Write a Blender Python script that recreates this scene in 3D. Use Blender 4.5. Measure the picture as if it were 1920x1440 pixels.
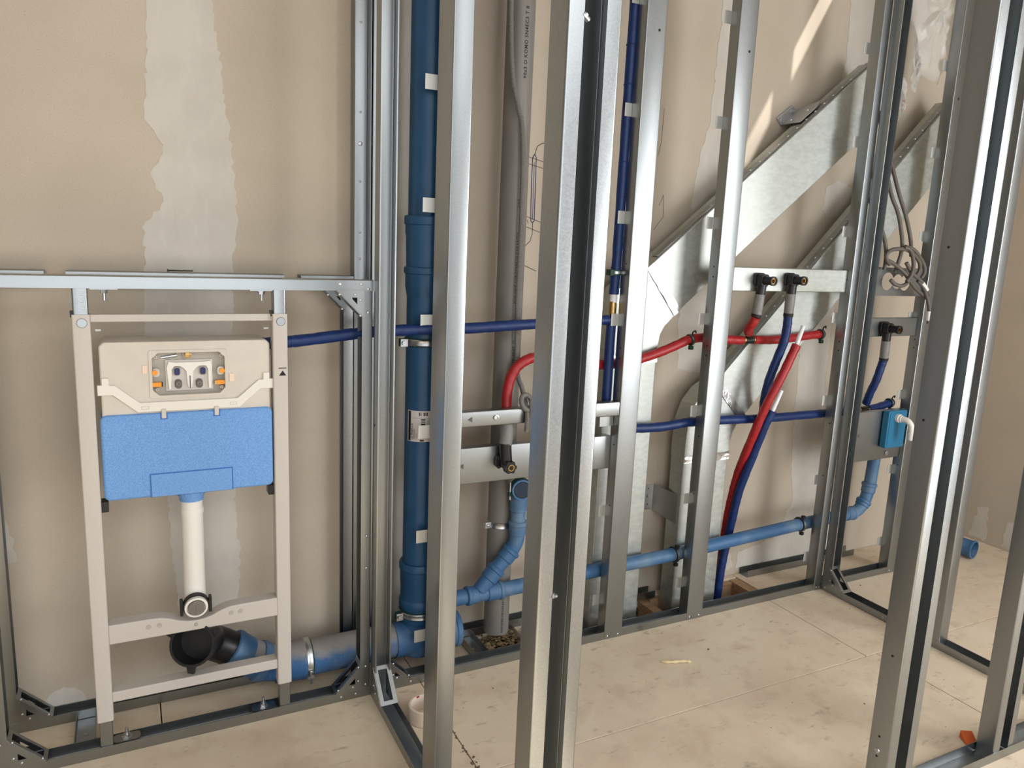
import bpy, math, random
from mathutils import Vector, Matrix
random.seed(7)
PI = math.pi
for o in list(bpy.data.objects): bpy.data.objects.remove(o, do_unlink=True)
scene = bpy.context.scene
col = scene.collection

# ------------------------------------------------------------------ camera
CAM = Vector((-0.62301, -2.07398, 1.39))
YAW, PITCH, ROLL = math.radians(27.2625), math.radians(10.5498), math.radians(2.4445)
fwd = Vector((math.sin(YAW)*math.cos(PITCH), math.cos(YAW)*math.cos(PITCH), -math.sin(PITCH)))
r0 = Vector((math.cos(YAW), -math.sin(YAW), 0)); u0 = r0.cross(fwd)
rgt = r0*math.cos(ROLL) + u0*math.sin(ROLL)
upv = -r0*math.sin(ROLL) + u0*math.cos(ROLL)
cd = bpy.data.cameras.new('camera'); cd.sensor_width = 36; cd.lens = 1427.2*36/1920; cd.clip_start = 0.05
cam = bpy.data.objects.new('camera', cd); col.objects.link(cam)
m = Matrix((rgt, upv, -fwd)).transposed().to_4x4(); m.translation = CAM
cam.matrix_world = m
scene.camera = cam

# ------------------------------------------------------------------ light
w = bpy.data.worlds.new('sky'); scene.world = w; w.use_nodes = True
bg = w.node_tree.nodes['Background']; bg.inputs[0].default_value = (0.84, 0.92, 1.0, 1); bg.inputs[1].default_value = 1.0
def area(name, loc, tgt, sx, sy, power, color):
    l = bpy.data.lights.new(name, 'AREA'); l.shape = 'RECTANGLE'; l.size = sx; l.size_y = sy; l.energy = power; l.color = color
    o = bpy.data.objects.new(name, l); col.objects.link(o); o.location = loc
    o.rotation_euler = (Vector(tgt)-Vector(loc)).to_track_quat('-Z', 'Z').to_euler()
    return o
area('window_daylight_right', (3.16, -3.1, 1.22), (0.4, 0.0, 0.95), 1.7, 2.2, 112, (0.965, 0.98, 1.0))
area('window_daylight_rear', (-0.4, -4.9, 1.15), (-0.2, 0, 0.9), 3.6, 2.1, 42, (0.965, 0.98, 1.0))
area('roof_window_daylight', (0.0, -3.3, 2.80), (-0.1, -0.3, 0.4), 3.6, 1.4, 48, (0.965, 0.98, 1.0))
sl = bpy.data.lights.new('sun', 'SUN'); sl.energy = 8.0; sl.angle = math.radians(1.2); sl.color = (1.0, 0.98, 0.95)
sun = bpy.data.objects.new('sun', sl); col.objects.link(sun)
sun.rotation_euler = Vector((-.40, .40, -.74)).to_track_quat('-Z', 'Z').to_euler()
vs = scene.view_settings
vs.view_transform = 'Standard'; vs.look = 'None'; vs.gamma = 1.0; vs.use_curve_mapping = False; vs.exposure = 0.04

# ------------------------------------------------------------------ materials
def lin(c): return tuple(((v/255)/12.92 if v/255 <= .04045 else ((v/255+.055)/1.055)**2.4) for v in c) + (1,)
MATS = {}
def mat(name, c, rough=.5, metal=0., c2=None, scale=30., stretch=(1,1,1), rvar=0., bump=0., bscale=None, detail=4., lo=.35, hi=.65, spec=.5, trans=0., alpha=1., ior=1.45, emit=None):
    if name in MATS: return MATS[name]
    M = bpy.data.materials.new(name); M.use_nodes = True
    nt = M.node_tree; b = nt.nodes['Principled BSDF']
    b.inputs['Base Color'].default_value = lin(c); b.inputs['Roughness'].default_value = rough
    b.inputs['Metallic'].default_value = metal; b.inputs['Specular IOR Level'].default_value = spec
    b.inputs['Transmission Weight'].default_value = trans; b.inputs['Alpha'].default_value = alpha; b.inputs['IOR'].default_value = ior
    if c2 or rvar or bump:
        tc = nt.nodes.new('ShaderNodeTexCoord'); mp = nt.nodes.new('ShaderNodeMapping'); mp.inputs['Scale'].default_value = stretch
        nt.links.new(tc.outputs['Object'], mp.inputs[0])
        n = nt.nodes.new('ShaderNodeTexNoise'); n.inputs['Scale'].default_value = scale; n.inputs['Detail'].default_value = detail
        nt.links.new(mp.outputs[0], n.inputs['Vector'])
        if c2:
            r = nt.nodes.new('ShaderNodeValToRGB'); r.color_ramp.elements[0].position = lo; r.color_ramp.elements[1].position = hi
            r.color_ramp.elements[0].color = lin(c); r.color_ramp.elements[1].color = lin(c2)
            nt.links.new(n.outputs['Fac'], r.inputs[0]); nt.links.new(r.outputs[0], b.inputs['Base Color'])
        if rvar:
            mr = nt.nodes.new('ShaderNodeMapRange'); mr.inputs['To Min'].default_value = rough-rvar; mr.inputs['To Max'].default_value = rough+rvar
            mr.inputs['From Min'].default_value = .3; mr.inputs['From Max'].default_value = .7
            nt.links.new(n.outputs['Fac'], mr.inputs[0]); nt.links.new(mr.outputs[0], b.inputs['Roughness'])
        if bump:
            n2 = nt.nodes.new('ShaderNodeTexNoise'); n2.inputs['Scale'].default_value = bscale or scale; n2.inputs['Detail'].default_value = 3
            nt.links.new(mp.outputs[0], n2.inputs['Vector'])
            bp = nt.nodes.new('ShaderNodeBump'); bp.inputs['Strength'].default_value = bump; bp.inputs['Distance'].default_value = .002
            nt.links.new(n2.outputs['Fac'], bp.inputs['Height']); nt.links.new(bp.outputs[0], b.inputs['Normal'])
    MATS[name] = M; return M

def mix_layers(name, base, layers, rough=.9, bump=.15, bscale=220., dust=None):
    """matt building surface: base colour plus noise masks [(colour, scale, lo, hi, stretch, strength)]"""
    M = bpy.data.materials.new(name); M.use_nodes = True; nt = M.node_tree; b = nt.nodes['Principled BSDF']
    b.inputs['Roughness'].default_value = rough; b.inputs['Specular IOR Level'].default_value = .25
    tc = nt.nodes.new('ShaderNodeTexCoord'); cur = None
    for i, (c, sc, lo, hi, st, k) in enumerate(layers):
        mp = nt.nodes.new('ShaderNodeMapping'); mp.inputs['Scale'].default_value = st; mp.inputs['Location'].default_value = (i*3.1, i*1.7, 0)
        nt.links.new(tc.outputs['Object'], mp.inputs[0])
        n = nt.nodes.new('ShaderNodeTexNoise'); n.inputs['Scale'].default_value = sc; n.inputs['Detail'].default_value = 6; n.inputs['Roughness'].default_value = .6
        nt.links.new(mp.outputs[0], n.inputs['Vector'])
        mr = nt.nodes.new('ShaderNodeMapRange'); mr.inputs['From Min'].default_value = lo; mr.inputs['From Max'].default_value = hi
        mr.inputs['To Max'].default_value = k; nt.links.new(n.outputs['Fac'], mr.inputs[0])
        mx = nt.nodes.new('ShaderNodeMix'); mx.data_type = 'RGBA'; nt.links.new(mr.outputs[0], mx.inputs[0])
        if cur is None: mx.inputs[6].default_value = lin(base)
        else: nt.links.new(cur, mx.inputs[6])
        mx.inputs[7].default_value = lin(c); cur = mx.outputs[2]
    if dust:   # dust that has settled on the upper side
        ge = nt.nodes.new('ShaderNodeNewGeometry'); sx = nt.nodes.new('ShaderNodeSeparateXYZ'); nt.links.new(ge.outputs['Normal'], sx.inputs[0])
        n = nt.nodes.new('ShaderNodeTexNoise'); n.inputs['Scale'].default_value = 22; n.inputs['Detail'].default_value = 8; nt.links.new(tc.outputs['Object'], n.inputs['Vector'])
        ad = nt.nodes.new('ShaderNodeMath'); ad.operation = 'ADD'; nt.links.new(sx.outputs['Z'], ad.inputs[0]); nt.links.new(n.outputs['Fac'], ad.inputs[1])
        mr = nt.nodes.new('ShaderNodeMapRange'); mr.inputs['From Min'].default_value = .75; mr.inputs['From Max'].default_value = 1.25; mr.inputs['To Max'].default_value = .85; nt.links.new(ad.outputs[0], mr.inputs[0])
        mx = nt.nodes.new('ShaderNodeMix'); mx.data_type = 'RGBA'; nt.links.new(mr.outputs[0], mx.inputs[0]); nt.links.new(cur, mx.inputs[6]); mx.inputs[7].default_value = lin(dust); cur = mx.outputs[2]
    nt.links.new(cur, b.inputs['Base Color'])
    n2 = nt.nodes.new('ShaderNodeTexNoise'); n2.inputs['Scale'].default_value = bscale; nt.links.new(tc.outputs['Object'], n2.inputs['Vector'])
    bp = nt.nodes.new('ShaderNodeBump'); bp.inputs['Strength'].default_value = bump; bp.inputs['Distance'].default_value = .001
    nt.links.new(n2.outputs['Fac'], bp.inputs['Height']); nt.links.new(bp.outputs[0], b.inputs['Normal'])
    MATS[name] = M; return M

BOARD = mix_layers('plasterboard', (182,170,153), [((197,185,168), 2.2, .40, .65, (1,1,1), .5), ((152,142,130), 260, .55, .72, (1,1,1), .7), ((120,110,98), 190, .70, .78, (1,1,1), .7), ((188,178,165), 60, .5, .7, (3,1,1), .3)], bump=.12)
FILLER = mix_layers('joint_filler', (196,190,180), [((184,177,167), 6, .45, .65, (1,1,1), .6), ((206,200,190), 40, .5, .7, (1,1,.3), .35)], bump=.06)
FLOORM = mix_layers('floor_board', (212,195,170), [((220,205,182), 2.5, .42, .62, (1,1,1), .7), ((182,160,136), 9, .52, .70, (1,1,1), .5), ((198,172,152), 4, .50, .66, (1,1,1), .45), ((150,132,112), 120, .62, .72, (1,1,1), .5), ((134,114,94), 13, .60, .74, (1,2.2,1), .6), ((96,82,68), 70, .74, .80, (1,1,1), .7)], bump=.12)
CEIL = mat('ceiling_board', (206,204,200), .95, c2=(198,196,192), scale=5)
GALV = mat('galvanised_steel', (150,154,155), .33, 1., c2=(159,163,164), scale=420, rvar=.03, detail=2)
GALVD = mat('galvanised_duct', (180,184,179), .52, 1., c2=(194,198,193), scale=40, rvar=.05, detail=5, stretch=(1,1,2))
TABM = mat('galvanised_tab', (206,206,200), .55, 1.)
ZINC = mat('bright_zinc', (196,199,202), .33, 1.)
PAINT = mat('frame_paint', (188,181,172), .45, .0, c2=(194,187,179), scale=300)
CREAM = mat('cream_plastic', (198,190,178), .42, c2=(203,196,184), scale=20)
CREAM2 = mat('pale_strap_plastic', (222,217,206), .4)
FOAM = mat('blue_foam', (94,142,202), .8, c2=(124,168,220), scale=620, bump=.5, bscale=420, detail=2, lo=.4, hi=.6)
BLUEP = mat('blue_pipe', (36,78,116), .36, c2=(42,86,124), scale=14)
BLUEPD = mat('blue_pipe_dusty', (58,98,138), .5, c2=(98,124,148), scale=9, detail=8, lo=.45, hi=.7)
DRAIN = mix_layers('blue_drain_dusty', (54,96,142), [((122,128,136), 7, .46, .66, (1,1,1), .5), ((140,134,128), 150, .52, .70, (1,1,1), .3)], rough=.5, bump=.02, dust=(150,142,132))
NAVY = mat('blue_insulation', (8,36,86), .42, c2=(14,46,102), scale=60, bump=.55, bscale=28, stretch=(1,1,1))
RED = mat('red_insulation', (148,24,28), .4, c2=(164,34,36), scale=60, bump=.55, bscale=28)
BORE_SHADE = mat('pipe_bore_shade', (24,40,58), .6)  # dark colour standing in for the shade inside open pipe ends
GREYP = mat('grey_pvc', (118,114,108), .38, c2=(124,120,114), scale=10)
CONDUIT = mat('grey_conduit', (112,110,106), .5)
CABLE = mat('dark_grey_cable_tube', (92,86,80), .5)
TAPE = mat('grey_tape', (116,115,112), .5, c2=(128,127,124), scale=40, bump=.6, bscale=60)
BLACK = mat('black_plastic', (22,22,23), .38)
RUBBER = mat('black_rubber', (30,30,30), .7)
GREENR = mat('green_rubber', (20,58,44), .6)
WHITE = mat('white_plastic', (226,223,215), .4)
WCORE = mat('white_core', (224,226,228), .35)
BRASS = mat('brass', (180,146,92), .3, 1.)
ORANGE = mat('orange_plastic', (240,150,30), .4)
CLEARISH = mat('clear_cover', (206,200,192), .3, c2=(190,184,176), scale=12)
DULL = mat('grey_inner_cavity', (172,165,154), .6)
SALMON = mat('pale_pink_tab', (228,204,184), .5)
TEAL = mat('teal_plastic', (36,110,146), .35)
WOOD = mat('softwood', (176,146,112), .8, c2=(140,108,78), scale=12, stretch=(1,12,12))
WOODD = mat('brown_subfloor', (104,76,54), .85, c2=(80,58,42), scale=14)
WOOL = mat('mineral_wool', (158,138,100), .95, c2=(124,102,72), scale=60)
RUBBLE = mat('screed_rubble', (176,164,148), .95, c2=(150,138,124), scale=60)
PEN = mat('blue_pen_ink', (36,44,96), .8)
PENCIL = mat('pencil_line', (78,72,70), .9)
INK = mat('black_ink', (24,22,22), .7)
PAPER = mat('white_label', (222,214,210), .6)
FOILT = mat('aluminium_tape', (220,222,220), .28, 1., bump=1., bscale=45, c2=(206,208,206), scale=30)
CARD = mat('cardboard_core', (214,198,182), .8)
PLASTIC = mat('clear_film', (225,225,222), .22, alpha=.24, spec=.6, bump=.8, bscale=9, rvar=.08)
CLEAR = mat('clear_plastic', (235,232,226), .12, alpha=.22, spec=.6)
DARKRED = mat('red_ink', (150,30,34), .6)
ORANGEW = mat('orange_wedge', (222,104,44), .5)
STRAW = mat('pale_wood_shaving', (222,202,158), .8)
DIRT = mat('dark_dirt', (104,86,70), .95)
PURPLE = GALV

# ------------------------------------------------------------------ mesh helpers
class MB:
    def __init__(s): s.v = []; s.f = []
    def add(s, vs, fs):
        k = len(s.v); s.v += [Vector(p) for p in vs]; s.f += [tuple(i+k for i in f) for f in fs]; return s
    def box(s, x0, x1, y0, y1, z0, z1):
        return s.add([(x0,y0,z0),(x1,y0,z0),(x1,y1,z0),(x0,y1,z0),(x0,y0,z1),(x1,y0,z1),(x1,y1,z1),(x0,y1,z1)],
                     [(0,3,2,1),(4,5,6,7),(0,1,5,4),(1,2,6,5),(2,3,7,6),(3,0,4,7)])
    def ext(s, poly, o, u, v, w):
        """closed polygon (u,v coords) extruded along vector w"""
        o, u, v, w = Vector(o), Vector(u), Vector(v), Vector(w); n = len(poly)
        if u.cross(v).dot(w) < 0: poly = poly[::-1]
        if sum(poly[i][0]*poly[(i+1)%n][1]-poly[(i+1)%n][0]*poly[i][1] for i in range(n))*u.cross(v).dot(w) < 0: poly = poly[::-1]
        a = [o+u*p[0]+v*p[1] for p in poly]; b = [p+w for p in a]
        return s.add(a+b, [tuple(range(n))[::-1], tuple(range(n, 2*n))] + [(i, (i+1) % n, n+(i+1) % n, n+i) for i in range(n)])
    def sheet(s, line, t, o, u, v, w, r=.003, seg=3):
        """open polyline bent sheet of thickness t (to the left of the line), rounded bends, extruded along w"""
        L = fillet([Vector(p) for p in line], r, seg); n = len(L); off = []
        for i in range(n):
            d1 = (L[i]-L[i-1]).normalized() if i else (L[1]-L[0]).normalized()
            d2 = (L[i+1]-L[i]).normalized() if i < n-1 else d1
            nrm = Vector((-d1.y, d1.x))+Vector((-d2.y, d2.x)); nrm.normalize()
            k = nrm.dot(Vector((-d1.y, d1.x))); off.append(L[i]+nrm*(t/max(k, .3)))
        o, u, v, w = Vector(o), Vector(u), Vector(v), Vector(w)
        P = lambda q: o+u*q.x+v*q.y
        a = [P(q) for q in L]+[P(q) for q in off]; b = [p+w for p in a]; N = 2*n; fs = []
        flip = u.cross(v).dot(w) < 0
        for i in range(n-1):
            fs += [(i, i+1, N+i+1, N+i), (n+i+1, n+i, N+n+i, N+n+i+1), (i+1, i, n+i, n+i+1), (N+i, N+i+1, N+n+i+1, N+n+i)]
        fs += [(n, 0, N, N+n), (n-1, 2*n-1, N+2*n-1, N+n-1)]
        if flip: fs = [f[::-1] for f in fs]
        return s.add(a+b, fs)
    def tube(s, pts, r, n=14, caps=True):
        pts = [Vector(p) for p in pts]; m_ = len(pts); R = r if isinstance(r, (list, tuple)) else [r]*m_
        vs, fs, ref = [], [], None
        for i in range(m_):
            t = ((pts[min(i+1, m_-1)]-pts[max(i-1, 0)])).normalized()
            if ref is None:
                ref = t.orthogonal().normalized()
            else:
                ref = (ref-t*ref.dot(t)).normalized()
            b = t.cross(ref)
            for k in range(n):
                a = 2*PI*k/n; vs.append(pts[i]+(ref*math.cos(a)+b*math.sin(a))*R[i])
        for i in range(m_-1):
            for k in range(n):
                fs.append((i*n+k, i*n+(k+1) % n, (i+1)*n+(k+1) % n, (i+1)*n+k))
        if caps: fs += [tuple(range(n))[::-1], tuple(range((m_-1)*n, m_*n))]
        return s.add(vs, fs)
    def lathe(s, prof, o, ax, n=28, closed=False):
        """profile [(radius, height along axis)]"""
        o = Vector(o); ax = Vector(ax).normalized(); e = ax.orthogonal().normalized(); g = ax.cross(e); vs, fs = [], []
        for rr, h in prof:
            for k in range(n):
                a = 2*PI*k/n; vs.append(o+ax*h+(e*math.cos(a)+g*math.sin(a))*rr)
        m_ = len(prof)
        for i in range(m_ if closed else m_-1):
            j = (i+1) % m_
            for k in range(n): fs.append((i*n+k, i*n+(k+1) % n, j*n+(k+1) % n, j*n+k))
        if not closed:
            if prof[0][0] > 1e-5: fs.append(tuple(range(n))[::-1])
            if prof[-1][0] > 1e-5: fs.append(tuple(range((m_-1)*n, m_*n)))
        return s.add(vs, fs)
    def rbox(s, x0, x1, y0, y1, z0, z1, r=.01, axis='y', seg=4):
        """box with rounded corners seen along an axis"""
        if axis == 'y': a0, a1, b0, b1 = x0, x1, z0, z1
        elif axis == 'z': a0, a1, b0, b1 = x0, x1, y0, y1
        else: a0, a1, b0, b1 = y0, y1, z0, z1
        P = []
        for cx, cy, st in ((a1-r, b1-r, 0), (a0+r, b1-r, 90), (a0+r, b0+r, 180), (a1-r, b0+r, 270)):
            for k in range(seg+1):
                an = math.radians(st+90*k/seg); P.append((cx+r*math.cos(an), cy+r*math.sin(an)))
        if axis == 'y': return s.ext(P, (0,y0,0), (1,0,0), (0,0,1), (0,y1-y0,0))
        if axis == 'z': return s.ext(P, (0,0,z0), (1,0,0), (0,1,0), (0,0,z1-z0))
        return s.ext(P, (x0,0,0), (0,1,0), (0,0,1), (x1-x0,0,0))
    def build(s, name, material, parent=None, base=None, smooth=35, bevel=0., kind=None, label=None):
        me = bpy.data.meshes.new(name)
        if parent is not None:
            base = world_base(parent)
        elif base is None:
            lo = [min(v[i] for v in s.v) for i in range(3)]; hi = [max(v[i] for v in s.v) for i in range(3)]
            base = Vector(((lo[0]+hi[0])/2, (lo[1]+hi[1])/2, lo[2]))
        base = Vector(base)
        me.from_pydata([tuple(v-base) for v in s.v], [], s.f); me.validate(); me.materials.append(material)
        if smooth:
            me.shade_smooth(); me.set_sharp_from_angle(angle=math.radians(smooth))
        o = bpy.data.objects.new(name, me); col.objects.link(o)
        if parent is not None: o.parent = parent
        else: o.location = base
        o['_base'] = tuple(base)
        if bevel:
            bm_ = o.modifiers.new('bevel', 'BEVEL'); bm_.width = bevel; bm_.segments = 3; bm_.limit_method = 'ANGLE'; bm_.angle_limit = math.radians(40)
        if kind: o['kind'] = kind
        if label: o['label'] = label
        return o
def world_base(o): return Vector(o['_base'])
def fillet(L, r, seg):
    L = [Vector((p[0], p[1])) for p in L]; out = [L[0]]
    for i in range(1, len(L)-1):
        a, b, c = L[i-1], L[i], L[i+1]; d1 = (a-b); d2 = (c-b); rr = min(r, d1.length*.45, d2.length*.45)
        p, q = b+d1.normalized()*rr, b+d2.normalized()*rr
        for k in range(seg+1):
            t = k/seg; out.append(p*(1-t)**2+b*2*t*(1-t)+q*t*t)
    return out+[L[-1]]
def smooth_path(pts, per=8):
    P = [Vector(p) for p in pts]; P = [2*P[0]-P[1]]+P+[2*P[-1]-P[-2]]; out = []
    for i in range(1, len(P)-2):
        for k in range(per):
            t = k/per; a, b, c, d = P[i-1], P[i], P[i+1], P[i+2]
            out.append(.5*((2*b)+(c-a)*t+(2*a-5*b+4*c-d)*t*t+(3*b-a-3*c+d)*t**3))
    return out+[P[-2]]
def tag(o, label, cat, group=None, kind=None):
    o['label'] = label; o['category'] = cat
    if group: o['group'] = group
    if kind: o['kind'] = kind
    return o
def thing(name, label, cat, base, group=None):
    o = bpy.data.objects.new(name, None); col.objects.link(o); o.location = base; o['_base'] = tuple(base); o.empty_display_size = .05
    return tag(o, label, cat, group)
def struct(o): o['kind'] = 'structure'; return o
T = .0016
def text_mesh(txt, size, mapper, name, material, parent, bold=False, sp=1.):
    c = bpy.data.curves.new('txt', 'FONT'); c.body = txt; c.size = size; c.resolution_u = 2; c.space_character = sp
    if bold: c.offset = size*.02
    o = bpy.data.objects.new('txt', c); col.objects.link(o)
    dg = bpy.context.evaluated_depsgraph_get(); me = bpy.data.meshes.new_from_object(o.evaluated_get(dg))
    b = MB(); b.add([mapper(v.co.x, v.co.y) for v in me.vertices], [tuple(p.vertices) for p in me.polygons])
    bpy.data.objects.remove(o); bpy.data.curves.remove(c); bpy.data.meshes.remove(me)
    return b.build(name, material, parent, smooth=0)

# ================================================================== the setting
WY = .255
H = 2.75
floor = bpy.data.objects.new('floor', None); col.objects.link(floor); floor['_base'] = (0,0,0); floor['kind'] = 'structure'
def panel(x0, x1, y0, y1, z0=-.045):
    g = .0016
    MB().box(x0+g, x1-g, y0+g, y1-g, z0, 0).build('floor_panel', FLOORM, floor, smooth=0, bevel=.0012)
XL, XR, YR = -3.0, 3.19, -5.0
rows = [((-.457, .052), [-2.08,.166,1.67]), ((-.957,-.457), [-1.5,.05,1.72]), ((-1.457,-.957), [-2.2,-.7,.8,2.3]), ((-1.957,-1.457), [-1.4,.1,1.6]),
        ((-2.957,-1.957), [-2.2,-.7,.8,2.3]), ((-3.957,-2.957), [-1.4,.1,1.6]), ((YR,-3.957), [-2.2,-.7,.8,2.3])]
for (y0, y1), js in rows:
    xs = [XL]+js+[XR]
    for a, b in zip(xs, xs[1:]): panel(a, b, y0, y1)
for a, b in ((XL,-2.08),(-2.08,-.58),(-.58,.166),(.166,.44),(.60,.83),(1.70,XR)): panel(a, b, .052, WY)
panel(.44, .60, .225, WY); panel(.44, .60, .052, .085); panel(.83, 1.70, .225, WY)
struct(MB().box(XL, XR, YR, WY, -.12, -.075).build('floor', WOODD, smooth=0))['label'] = 'brown subfloor seen in the floor openings'
# wooden trimmers round the opening in the floor
def batten(x0, x1, y0, y1, z0, z1, lab):
    tag(MB().box(x0, x1, y0, y1, z0, z1).build('wooden_batten', WOOD, smooth=0, bevel=.001), lab, 'batten', 'wooden battens in the floor opening')
batten(1.655, 1.699, .056, .222, -.073, -.004, 'pale wooden batten at the right end of the floor opening')
batten(1.175, 1.215, .056, .222, -.073, -.012, 'wooden batten across the floor opening between the two ducts')
batten(1.218, 1.652, .20, .223, -.073, -.006, 'long wooden batten along the wall side of the floor opening')

wall = struct(MB().box(XL, XR, WY, WY+.06, -.1, H).build('wall_back', BOARD, smooth=0, base=(0,WY,0)))
# ceiling with an unseen slot added to shape a sun streak on the back wall
cl = MB(); GX0, GX1, GY0, GY1 = 2.06, 2.155, -.34, .12
RX0, RX1, RY0, RY1 = -1.8, 2.0, -4.1, -2.6
cl.box(XL, RX0, YR-.06, WY+.06, H, H+.06); cl.box(RX1, GX0, YR-.06, WY+.06, H, H+.06); cl.box(RX0, RX1, YR-.06, RY0, H, H+.06); cl.box(RX0, RX1, RY1, WY+.06, H, H+.06); cl.box(GX1, XR+.06, YR-.06, WY+.06, H, H+.06); cl.box(GX0, GX1, YR-.06, GY0, H, H+.06); cl.box(GX0, GX1, GY1, WY+.06, H, H+.06)
struct(cl.build('ceiling', CEIL, smooth=0))
# unseen slabs added outside the windows to block the sun from the room
struct(MB().box(XR+.061, XR+3.0, YR-3.0, 1.0, 2.4, 2.55).build('sun_block_1', CEIL, smooth=0)); struct(MB().box(XL, XR+.06, YR-3.0, YR-.061, 2.52, 2.67).build('sun_block_2', CEIL, smooth=0))
# right wall with a window opening towards the front of the room
wr = MB()
wr.box(XR, XR+.06, -2.2, WY+.06, -.1, H); wr.box(XR, XR+.06, YR, -4.0, -.1, H)
wr.box(XR, XR+.06, -4.0, -2.2, -.1, .08); wr.box(XR, XR+.06, -4.0, -2.2, 2.36, H)
struct(wr.build('wall_right', BOARD, smooth=0, base=(XR,0,0)))
wb = MB()
wb.box(XL, -2.25, YR-.06, YR, -.1, H); wb.box(1.45, XR, YR-.06, YR, -.1, H); wb.box(-2.25, 1.45, YR-.06, YR, -.1, .08); wb.box(-2.25, 1.45, YR-.06, YR, 2.25, H)
struct(wb.build('wall_front', BOARD, smooth=0, base=(0,YR,0)))
struct(MB().box(XL-.06, XL, YR-.06, WY+.06, -.1, H).build('wall_left', mat('bare_concrete', (150,148,143), .95, c2=(136,134,129), scale=4), smooth=0, base=(XL,0,0)))

# filler strips and smears on the board joints
def ragged(pts, amp=.006, step=.02):
    out = []; n = len(pts)
    for i in range(n):
        a, b = Vector(pts[i]), Vector(pts[(i+1) % n]); k = max(1, int((b-a).length/step))
        for j in range(k):
            p = a.lerp(b, j/k); out.append((p.x+random.uniform(-amp, amp), p.y+random.uniform(-amp, amp)))
    return out
def filler(pts, amp=.005, step=.018, y=WY):
    MB().ext(ragged(pts, amp, step), (0,y-.0009,0), (1,0,0), (0,0,1), (0,.0012,0)).build('joint_filler', FILLER, wall, smooth=0)
filler([(-.53,2.7),(-.53,1.966),(-.547,1.728),(-.552,1.66),(-.503,1.61),(-.545,1.524),(-.51,1.455),(-.566,1.396),(-.566,1.282),(-.574,1.151),(-.572,.95),(-.535,.70),(-.53,.589),(-.529,.456),(-.515,.26),
        (-.35,.24),(-.338,.427),(-.35,.567),(-.345,.8),(-.343,1.087),(-.341,1.287),(-.322,1.408),(-.328,1.511),(-.339,1.654),(-.361,1.86),(-.378,1.992),(-.39,2.7)], .0055, .012)
filler([(-1.3,2.7),(-1.3,0.03),(-.955,.03),(-.95,.474),(-.915,.485),(-.918,.54),(-.935,.624),(-.935,1.2),(-.96,1.3),(-.98,2.7)], .004)
filler([(.085,2.7),(.09,1.6),(.085,.02),(.235,.02),(.225,.9),(.235,1.8),(.23,2.7)], .003)
filler([(-.884,.027),(-.859,.071),(-.826,.083),(-.793,.07),(-.77,.037),(-.775,.005),(-.884,.005)], .003, .01)
filler([(1.385,2.7),(1.37,2.1),(1.36,1.865),(1.33,1.753),(1.30,1.5),(1.29,1.121),(1.30,.93),(1.46,.9),(1.47,1.5),(1.49,2.1),(1.49,2.7)], .006)
filler([(1.95,1.2),(1.965,.883),(1.967,.73),(2.00,.38),(2.02,.30),(1.93,.14),(1.72,.10),(1.72,.03),(2.35,.03),(2.32,.13),(2.19,.2),(2.183,.392),(2.135,.877),(2.14,1.2)], .006)
filler([(2.03,2.7),(2.025,2.398),(2.04,2.171),(2.00,2.02),(2.2,2.05),(2.26,2.4),(2.26,2.7)], .006)
filler([(2.01,1.675),(2.0,1.58),(2.03,1.55),(2.15,1.56),(2.15,1.68),(2.08,1.70)], .004, .012)
filler([(1.52,.10),(1.6,.14),(1.68,.10),(1.7,.03),(1.5,.03)], .005, .012)
filler([(2.9,.16),(3.02,.18),(3.05,.05),(3.03,.01),(2.9,.01)], .006, .015)
for i, (ya, yb, zt) in enumerate(((-.02,-.12,.14), (.14,.06,.17))):
    MB().ext(ragged([(ya,.01),(ya-.02,zt),(yb+.01,zt+.02),(yb,.01)], .008, .02), (XR-.0009,0,0), (0,1,0), (0,0,1), (.0012,0,0)).build('filler_patch', FILLER, bpy.data.objects['wall_right'], smooth=0)
# pencil and pen lines on the back wall
def line(pts, r=.0011, m_=PENCIL, nm='pencil_line'):
    b = MB(); P = [Vector((x, WY-.0007, z)) for x, z in pts]
    for a, c in zip(P, P[1:]):
        d = (c-a).normalized(); n = Vector((-d.z,0,d.x))*r
        b.add([a-n, c-n, c+n, a+n], [(0,1,2,3)])
    b.build(nm, m_, wall, smooth=0)
line([(.665,1.722),(.650,1.718),(.633,1.707),(.626,1.68)], .0013)
for z in (1.672, 1.650): line([(.575,z+.005),(.665,z-.013)], .001)
for z in (1.479, 1.445): line([(.585,z+.004),(.665,z-.02)], .001)
loop = [(.618,1.668),(.6185,1.6),(.620,1.5),(.622,1.462),(.629,1.458),(.635,1.464),(.634,1.55),(.632,1.672),(.625,1.682),(.618,1.668)]
line(loop, .0015, PEN, 'pen_line')
line([(.625,1.655),(.628,1.47)], .001, PEN, 'pen_line')
line([(.629,1.458),(.630,1.42),(.622,1.395),(.596,1.372)], .0012); line([(.592,1.318),(.652,1.295)], .0012); line([(.607,1.466),(.612,1.455)], .001)
line([(1.146,1.886),(1.143,1.766),(1.133,1.72)], .0009); line([(1.155,1.544),(1.171,1.584),(1.178,1.506),(1.138,1.457)], .0009)
line([(.775,1.17),(.79,1.21),(.80,1.26)], .001)

# ================================================================== steel framing
def rivet(p, n, parent, r=.0042, name='rivet', m_=ZINC):
    MB().lathe([(r,0),(r*.9,.0012),(r*.5,.002),(0,.0022)], p, n, 10).build(name, m_, parent)
def track(name, lab, o, u, v, w, wid=.05, lip=.03, rivets=(), lips=None, group=None):
    """U track: web from o along u (wid), lips along v, extruded by w"""
    t = thing(name, lab, 'track', Vector(o)+Vector(w)*.5, group)
    MB().sheet([(0,lip),(0,0),(wid,0),(wid,lip)], T, o, u, v, w).build('channel', GALV, t)
    for p, n in rivets: rivet(p, n, t)
    return t
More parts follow.
